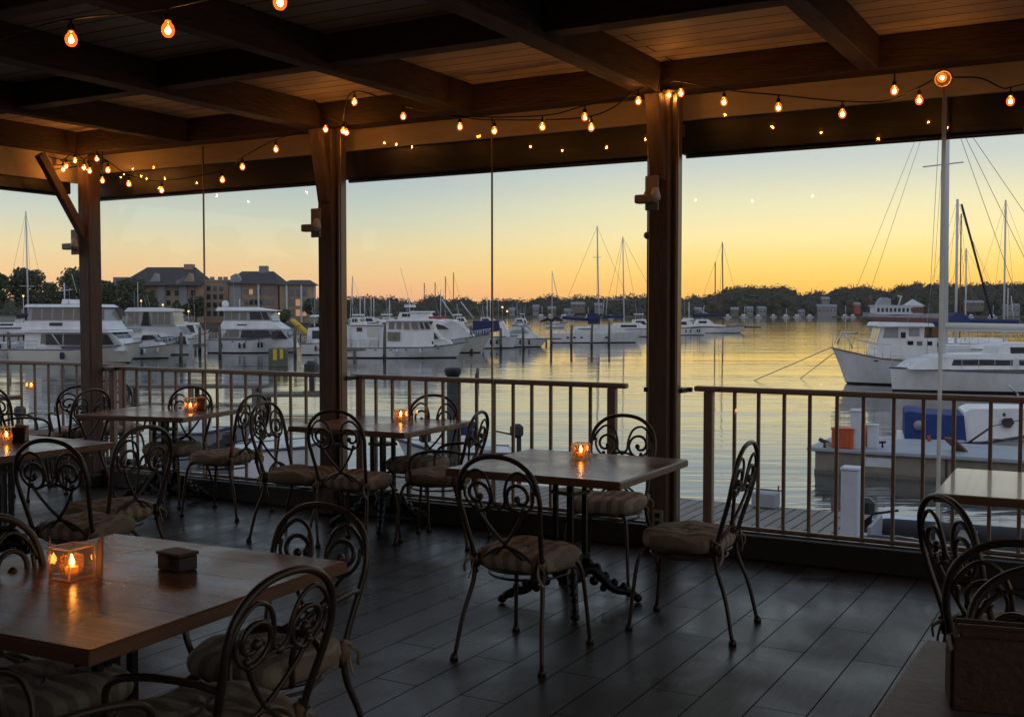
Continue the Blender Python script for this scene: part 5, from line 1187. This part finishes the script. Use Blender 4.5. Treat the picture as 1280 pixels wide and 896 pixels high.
# ---- pilings
PG = 'wooden mooring pilings'
pil = [(275,407,446,'piling at the stern of the two-deck yacht'),(369,408,445,'piling by the bow of the two-deck yacht under the yellow kayak'),(226,415,450,'tall green-grey piling at the bow of the express cruiser'),(480.5,413,449,'piling in front of the boxy aft cabin of the trawler'),(589,407,441,'thick piling at the bow of the cruiser behind the trawler'),(626,410,436,'piling touching the navy canvas boat'),(654.5,409,437,'piling in front of the small runabout'),(689,402,432,'piling with a bird-like bracket left of the tall-masted yacht'),(714,406,433,'piling before the stern of the tall-masted yacht'),(739.6,405,434,'piling under the navy sail bag'),(761,401,430,'piling right of the navy sail bag'),(12,415,452,'piling at the far left edge'),(430,410,440,'piling right beside the second post'),(250,408,440,'thin piling left of the glass joint'),(596,460,476,'short thin stake in the water left of the centre glass joint')]
for u, vt, vb, l in pil:
    p = Pz(u, vb, WZ); k = p.y/F; top = H+(HOR-vt)*k-WZ; r = max(.14, 1.55*k*(1.25 if u == 589 else 1)) if u != 596 else .10
    e = empty('piling', p, 0, l, 'piling', PG)
    MB().tube([(0,0,-1),(random.uniform(-.05,.05),0,top*.6),(random.uniform(-.08,.08),0,top)], [r*1.05,r,r*.95], 10).build('pole', M['piling'], e)
    MB().lathe([(r*1.08,0),(r*1.10,.35),(r*1.02,.5)], (0,0,-.05), 10).build('waterline_growth', M['pilinggreen'], e)
    if u == 689: MB().tube([(-1.3,0,top),(-.4,0,top+.35),(0,0,top+.1),(.5,0,top+.5),(1.4,0,top+.1)], [.12,.2,.2,.22,.1], 6).build('bracket', M['darkcanvas'], e)
# finger piers
def pier(u0, u1, v, label, d=1.5, Y=None, z=.75):
    Y = Y or (H-WZ)*F/(v-HOR); k = Y/F; x0, x1 = (u0-640)*k, (u1-640)*k
    e = empty('pier', ((x0+x1)/2, Y+d/2, WZ), 0, label, 'pier', 'narrow marina piers'); w = x1-x0
    MB().box((0,0,z), (w,d,.16), bev=.02).build('deck_boards', M['dockwood'], e)
    for i in range(int(w/3)+1):
        for y in (-d/2+.1, d/2-.1): MB().tube([(-w/2+.3+i*3,y,-.8),(-w/2+.3+i*3,y,z)], .12, 7).build('support_post', M['piling'], e)
pier(396, 470, 449, 'low pier at the stern of the trawler right of the second post', Y=97)
pier(240, 290, 440, 'pier at the stern of the two-deck yacht', Y=112); pier(680, 702, 431, 'short pier end by the bird-like bracket piling', Y=137)
pier(-80, 440, 427, 'long pier behind the left marina boats', d=2, Y=165); pier(376, 432, 437, 'pier right of the yellow kayak', Y=120)
# kayak and box built for a water reflection
p = Pz(374, 443, WZ); k = p.y/F
e = empty('kayak', (p.x, p.y, H+(HOR-408.5)*k), 0, 'yellow kayak hanging tilted beside the second post', 'kayak')
MB().tube(crv([(-.75,0,.72),(-.5,0,.50),(.2,0,-.10),(.75,0,-.58),(.85,0,-.68)],5), [.05]+[.16]*2+[.26]*16+[.20,.07], 9).build('kayak_hull', M['yellow'], e)
MB().lathe([(.16,-.02),(.18,.02),(.12,.03)], (0,-.2,.12), 10).build('cockpit', M['darkcanvas'], e)
p = Pz(348, 458, WZ); e = empty('reflection_box', p, .1, 'dull green reflection built as a box with yellow panels below the two-deck yacht', 'reflection')  # solid box added to imitate a reflection on the water
MB().box((0,0,.65), (1.35,1.2,1.5), bev=.12).build('main_body', M['greencream'], e)
MB().box((-.18,-.61,.90), (.28,.03,.8), bev=.01).build('yellow_reflection', M['yellow'], e); MB().box((.30,-.61,.95), (.24,.03,.7), bev=.01).build('yellow_reflection', M['yellow'], e)

# ================================================================ NEAR WATER: docks, skiffs, post
ps = loc(Pz(850, 624, -1.5)); pe = loc(Pz(1092, 642, -1.5))
s0, s1, t1 = -13.0, pe.x, (ps.y+pe.y)/2
o = MB().box(((s0+s1)/2, t1-2.6, -1.56), (s1-s0, 5.2, .12)).build('walkway', M['dock']); o.rotation_euler = (0,0,BROT)
o.data.transform(Matrix.Identity(4)); tag(o, 'low weathered boardwalk just beyond the railing', 'boardwalk')
M['dock'].node_tree.nodes['Mapping'].inputs['Rotation'].default_value = (0,0,PI/2)
for i, s in enumerate([s0+.5+2.4*j for j in range(int((s1-s0)/2.4)+1)]):
    tag(MB().tube([(0,0,-2),(0,0,-.08)], .13, 9).build('walkway_pile', M['pilinggreen'], at=W(s, t1-.12, -1.53)), 'dark pile under the outer edge of the boardwalk', 'pile', 'piles under the boardwalk')
e = empty('dock_box', Pz(957, 634, -1.5), BROT, 'small grey box with thin handle on the outer edge of the boardwalk', 'box')
MB().box((0,0,.13), (.38,.3,.24), bev=.02).build('box_body', M['greypaint'], e); mb = MB(); mb.tube([(-.3,0,.28),(.3,0,.28)], .012, 5); mb.tube([(.2,0,.28),(.2,0,.36)],.012,5); mb.build('handle', M['iron'], e)
e = empty('white_post', Pz(1063, 683, -1.5), BROT, 'square weathered white post standing at the end of the boardwalk', 'post')
MB().box((0,0,.50), (.22,.22,1.02), bev=.012).build('post_body', M['whitepost'], e); MB().box((0,0,1.03), (.245,.245,.05), bev=.015).build('cap', M['whitepost'], e)
# floating dock
fl = loc(Pz(1018, 560, -1.825)); e = empty('floating_dock', W(fl.x, fl.y, WZ), BROT, 'tan-sided floating dock with grey top beyond the right railing', 'floating dock')
Ld = 14.0
MB().box((Ld/2,1.3,.27), (Ld,2.5,.60), bev=.03).build('main_body', M['concrete'], e); MB().box((Ld/2-.05,1.3,.60), (Ld+.25,2.75,.10), bev=.02).build('dock_top', M['greypaint'], e)
MB().box((1.55,.045,.36), (.65,.02,.22)).build('side_plate', M['whitepost'], e); MB().box((Ld/2,.03,.02), (Ld,.06,.16), bev=.01).build('waler', M['dockwood'], e)
for x in (3.1, 6.2, 9.3): MB().box((x,.04,.28), (.05,.03,.5)).build('joint_plate', M['iron'], e)
def on_dock(u, v): return loc(Pz(u, v, WZ+.65))
def dockthing(name, u, v, label, cat):
    return empty(name, Pz(u, v, WZ+.65), BROT, label, cat)
e = dockthing('plastic_crate', 1055, 559.5, 'orange red ribbed crate on the floating dock left of the white pile', 'crate')
mb = MB(); mb.box((0,0,.24), (.52,.45,.47), bev=.02)
for i in range(7): mb.box((-.22+.073*i,-.235,.24), (.025,.02,.42))
mb.build('crate_body', M['orange'], e); MB().box((0,0,.49), (.56,.49,.04), bev=.01).build('rim', M['orange'], e)
e = dockthing('white_pile', 1070, 560.5, 'tall square white pile with cap rising through the floating dock', 'pile'); MB().box((0,0,.46), (.24,.24,.92), bev=.012).build('pile_body', M['whitepost'], e); MB().box((0,0,.94), (.28,.28,.07), bev=.02).build('cap', M['whitepost'], e)
e = dockthing('white_pile', 1091, 560, 'short white power pedestal right of the tall white pile', 'pedestal'); MB().box((0,0,.28), (.24,.22,.56), bev=.012).build('pile_body', M['whitepost'], e); MB().box((0,0,.575), (.28,.25,.05), bev=.015).build('cap', M['whitepost'], e)
e = dockthing('plastic_crate', 1081, 557, 'small orange drum between the two white piles', 'drum'); MB().lathe([(.17,0),(.18,.03),(.17,.3),(.18,.34),(.18,.38),(.15,.5),(.1,.52)], (0,.1,0), 14).build('drum_body', M['orange'], e); e.name = 'orange_drum'
e = dockthing('cleat', 1031, 559, 'bronze cleat and coiled rope on the left end of the floating dock', 'cleat'); mb = MB(); mb.tube(crv([(-.14,0,.20),(-.05,0,.16),(.05,0,.13),(.12,0,.09)],4), .05, 7); mb.tube([(.0,0,0),(.0,0,.15)], .04, 7); mb.build('horn', M['iron'], e)
mb = MB(); mb.tube([(.12+.10*math.cos(a*.7),.06*math.sin(a*.7),.02+.004*a) for a in range(28)], .018, 5); mb.build('rope_coil', M['skin'], e)
e = dockthing('cleat', 1103, 559, 'small black cleat right of the white pedestal', 'cleat'); mb = MB(); mb.tube([(-.08,0,.12),(.08,0,.14)], .03, 6); mb.tube([(0,0,0),(0,0,.13)], .025, 6); mb.build('horn', M['black'], e)
# canvas boat behind the floating dock
b = Boat('cabin_boat', 'white boat with royal blue canvas cover tied behind the floating dock', 'boat', 1120, 1330, 585, 18, 2.6, Y=29.5)
vo = b.vw-577
b.hull([(0,.42),(.5,.55),(1,.9)], rake=.12, stripe='stripe')
def q_(L_): return [(u, v+vo*0) for u, v in L_]
h = b.blk(q_([(1122,562),(1124,543),(1204,545),(1204,562)]), 1.22,1.22, name='cockpit_side'); b.rect(1147,558,1200,562,h,'stripe','stripe_band')
for x in (1136,1148): b.line((x-2,548.5),(x+2,548),.035,'black','fitting',y=-1.3)
b.blk(q_([(1131,545),(1131,512),(1137,510.5),(1160,514),(1203,516),(1206,548)]), 1.2,1.0,'royal',name='canvas_cover')
x, z = b.p(1148,527); MB().lathe([(.14,0),(.14,.03),(.02,.035)], (x,-1.17,z), 16, axis='y').build('canvas_window', M['clearvinyl'], b.e)
h = b.blk(q_([(1203,575),(1203,512),(1212,508),(1300,508),(1320,540),(1320,575)]), 1.15,.95, name='cuddy_cabin', tap=(.6,.6))
for (u, v, r) in ((1251,514,.05),(1254,558,.05)): b.line((u-1.6,v),(u+1.6,v),r,'black','porthole',y=-1.12)
b.win([(1248,523),(1252,519),(1262,519),(1265,525),(1260,531),(1252,530)], h); b.rect(1232,563,1300,566.5,h,'stripe','stripe_band')
b.line((1199,553),(1236,527),.028,'black','boarding_pole',y=-1.35); b.line((1236,527),(1290,515),.012,'black','boarding_pole',y=-1.35); b.line((1232,542),(1300,548),.014,'wire','guard_wire',y=-1.3)
b.line((1178,549),(1192,556),.04,'red','red_strap',y=-1.35); b.line((1160,538),(1160,552),.05,'red','red_strap',y=-1.35)
e = empty('gang_plank', Py(1205,563,26.6), .35, 'dark brown plank leaning on the floating dock by the cabin boat', 'plank'); MB().bar((-.45,0,.32),(.45,0,-.42), .34, .06, bev=.01).build('plank', M['teak'], e); MB().bar((-.45,.16,.32),(.45,.16,-.42), .02, .08).build('edge_strip', M['iron'], e)
# flat white slab + dark inflatable near the right
e = empty('white_slab', Pz(1107, 683, WZ), BROT, 'flat white slab in the water right of the white post', 'reflection'); MB().box((.0,1.1,.02), (.95,2.2,.30), bev=.05).build('main_body', M['whitepost'], e); MB().box((.0,-.02,.03), (1.0,.06,.2), bev=.01).build('edge_board', M['teak'], e)  # slab added for a bright pale rectangle on the water
def inflatable(u, v, rz, L_, W_, label, tube_m='darkcanvas', motor=True, name='inflatable_boat'):
    p = Pz(u, v, WZ); e = empty(name, p, rz, label, 'inflatable boat'); r = .21
    q = crv([(-L_/2,-W_/2,.22),(L_*.18,-W_/2,.24),(L_*.42,-W_*.30,.32),(L_/2,0,.38),(L_*.42,W_*.30,.32),(L_*.18,W_/2,.24),(-L_/2,W_/2,.22)], 7)
    MB().tube(q, [r*.6]+[r]*(len(q)-2)+[r*.6], 12).build('tube', M[tube_m], e)
    MB().box((-.05,0,.10), (L_*.86,W_*.8,.06)).build('floor_board', M['greypaint'], e); MB().box((-L_*.42,0,.30), (.06,W_*.8,.45), bev=.01).build('transom', M['greypaint'], e); MB().box((-.1,0,.34), (.28,W_*.85,.04), bev=.01).build('thwart', M['dockwood'], e)
    mb = MB(); mb.tube(crv([(-L_*.3,-W_/2-.02,.45),(0,-W_/2-.2,.40),(L_*.2,-W_/2-.02,.45)],5), .012, 5); mb.build('grab_line', M['skin'], e)
    if motor: outboard(e, (-L_*.47,0,.5))
    return e
def outboard(par, at):
    x, y, z = at; m_ = MB().box((x,y,z+.22), (.34,.26,.36), bev=.08).build('outboard_motor', M['black'], par)
    MB().box((x-.06,y,z-.22), (.12,.07,.62), bev=.02).build('shaft', M['black'], m_); MB().tube([(x+.1,y,z+.12),(x+.55,y,z+.22)], .022, 6).build('tiller', M['black'], m_)
inflatable(1215, 700, BROT+.05, 3.6, 1.6, 'dark inflatable boat close below the right railing')
# open skiffs below the middle and left bays
def skiff(u0, u1, v, yaw, label, m='white', cover=None, motor=1, hs=1.0):
    b = Boat('skiff', label, 'skiff', u0, u1, v, yaw, 1.9, 'small open skiffs below the deck'); b.hull([(0,.52*hs),(.6,.58*hs),(1,.85*hs)], rake=.12, m=m, wl=.06, stripe='stripe')
    x = b.L; h = MB().box((x*.42,0,.62), (x*.10,.7,.55), bev=.05).build('console', M['white'], b.e); MB().box((x*.445,0,1.0), (.04,.6,.35), bev=.01).build('windscreen', M['boatglass'], h)
    MB().box((x*.22,0,.60), (.4,1.2,.16), bev=.04).build('seat', M['cream'], b.e); outboard(b.e, (-.12,0,.75)); return b
b = skiff(640, 494, 594, 6, 'white skiff with royal blue locker and black outboard below the middle railing')
MB().box((b.L*.42,-.1,.98), (.62,.62,.42), bev=.03).build('blue_locker', M['royal'], b.e)
MB().lathe([(.10,0),(.16,.05),(.14,.28),(.05,.34)], (b.L*.75,0,.70), 10).build('bundled_gear', M['darkcanvas'], b.e)
b = skiff(292, 440, 604, -12, 'pale skiff below the left railing near the second post', hs=1.5)
b = skiff(205, 318, 566, 14, 'grey half-covered skiff under the squared table view', 'greypaint'); b.blk([(212,560),(225,545),(280,541),(305,556)], .8,.5,'darkcanvas',name='canvas_cover')
b = skiff(28, 128, 560, 4, 'white skiff beside the terrace left of the corner post')
pier(318, 420, 510, 'low grey finger pier beyond the left railing', d=1.3, Y=46, z=.55); pier(150, 330, 505, 'second finger pier beyond the left railing', d=1.2, Y=52, z=.5)
e = empty('standing_outboard', (Pz(385,512,WZ).x, 46.3, WZ+.6), 0, 'black outboard motor standing on the finger pier beside the second post', 'outboard motor')
MB().box((0,0,1.05), (.62,.45,.66), bev=.15).build('cowling', M['black'], e); MB().box((0,0,.4), (.22,.18,.9), bev=.04).build('shaft', M['black'], e); MB().box((0,0,.06), (.7,.5,.10)).build('stand_base', M['dockwood'], e)
# near capped pile
p = Pz(566.5, 636, WZ); e = empty('capped_pile', p, 0, 'thick dark green pile with black cap behind the second table', 'pile', PG)
kk = p.y/F; MB().tube([(0,0,-1),(0,0,(636-466)*kk)], [8*kk,7.8*kk], 16).build('pole', M['pilinggreen'], e); MB().lathe([(9*kk,0),(10.2*kk,.04),(11*kk,.12),(10.5*kk,.16),(2*kk,.17)], (0,0,(636-468)*kk), 16).build('cap', M['black'], e)

# ---- evening haze over the harbour
hz = bpy.data.materials.new('evening haze'); hz.use_nodes = True; nt = hz.node_tree; nt.nodes.clear()
pv = nt.nodes.new('ShaderNodeVolumePrincipled'); pv.inputs['Color'].default_value = (.86,.80,.76,1); pv.inputs['Density'].default_value = .00008; pv.inputs['Anisotropy'].default_value = .2
oo = nt.nodes.new('ShaderNodeOutputMaterial'); nt.links.new(pv.outputs[0], oo.inputs['Volume'])
o = MB().box((0,470,28), (4900,1500,66)).build('haze', hz); tag(o, kind='stuff')
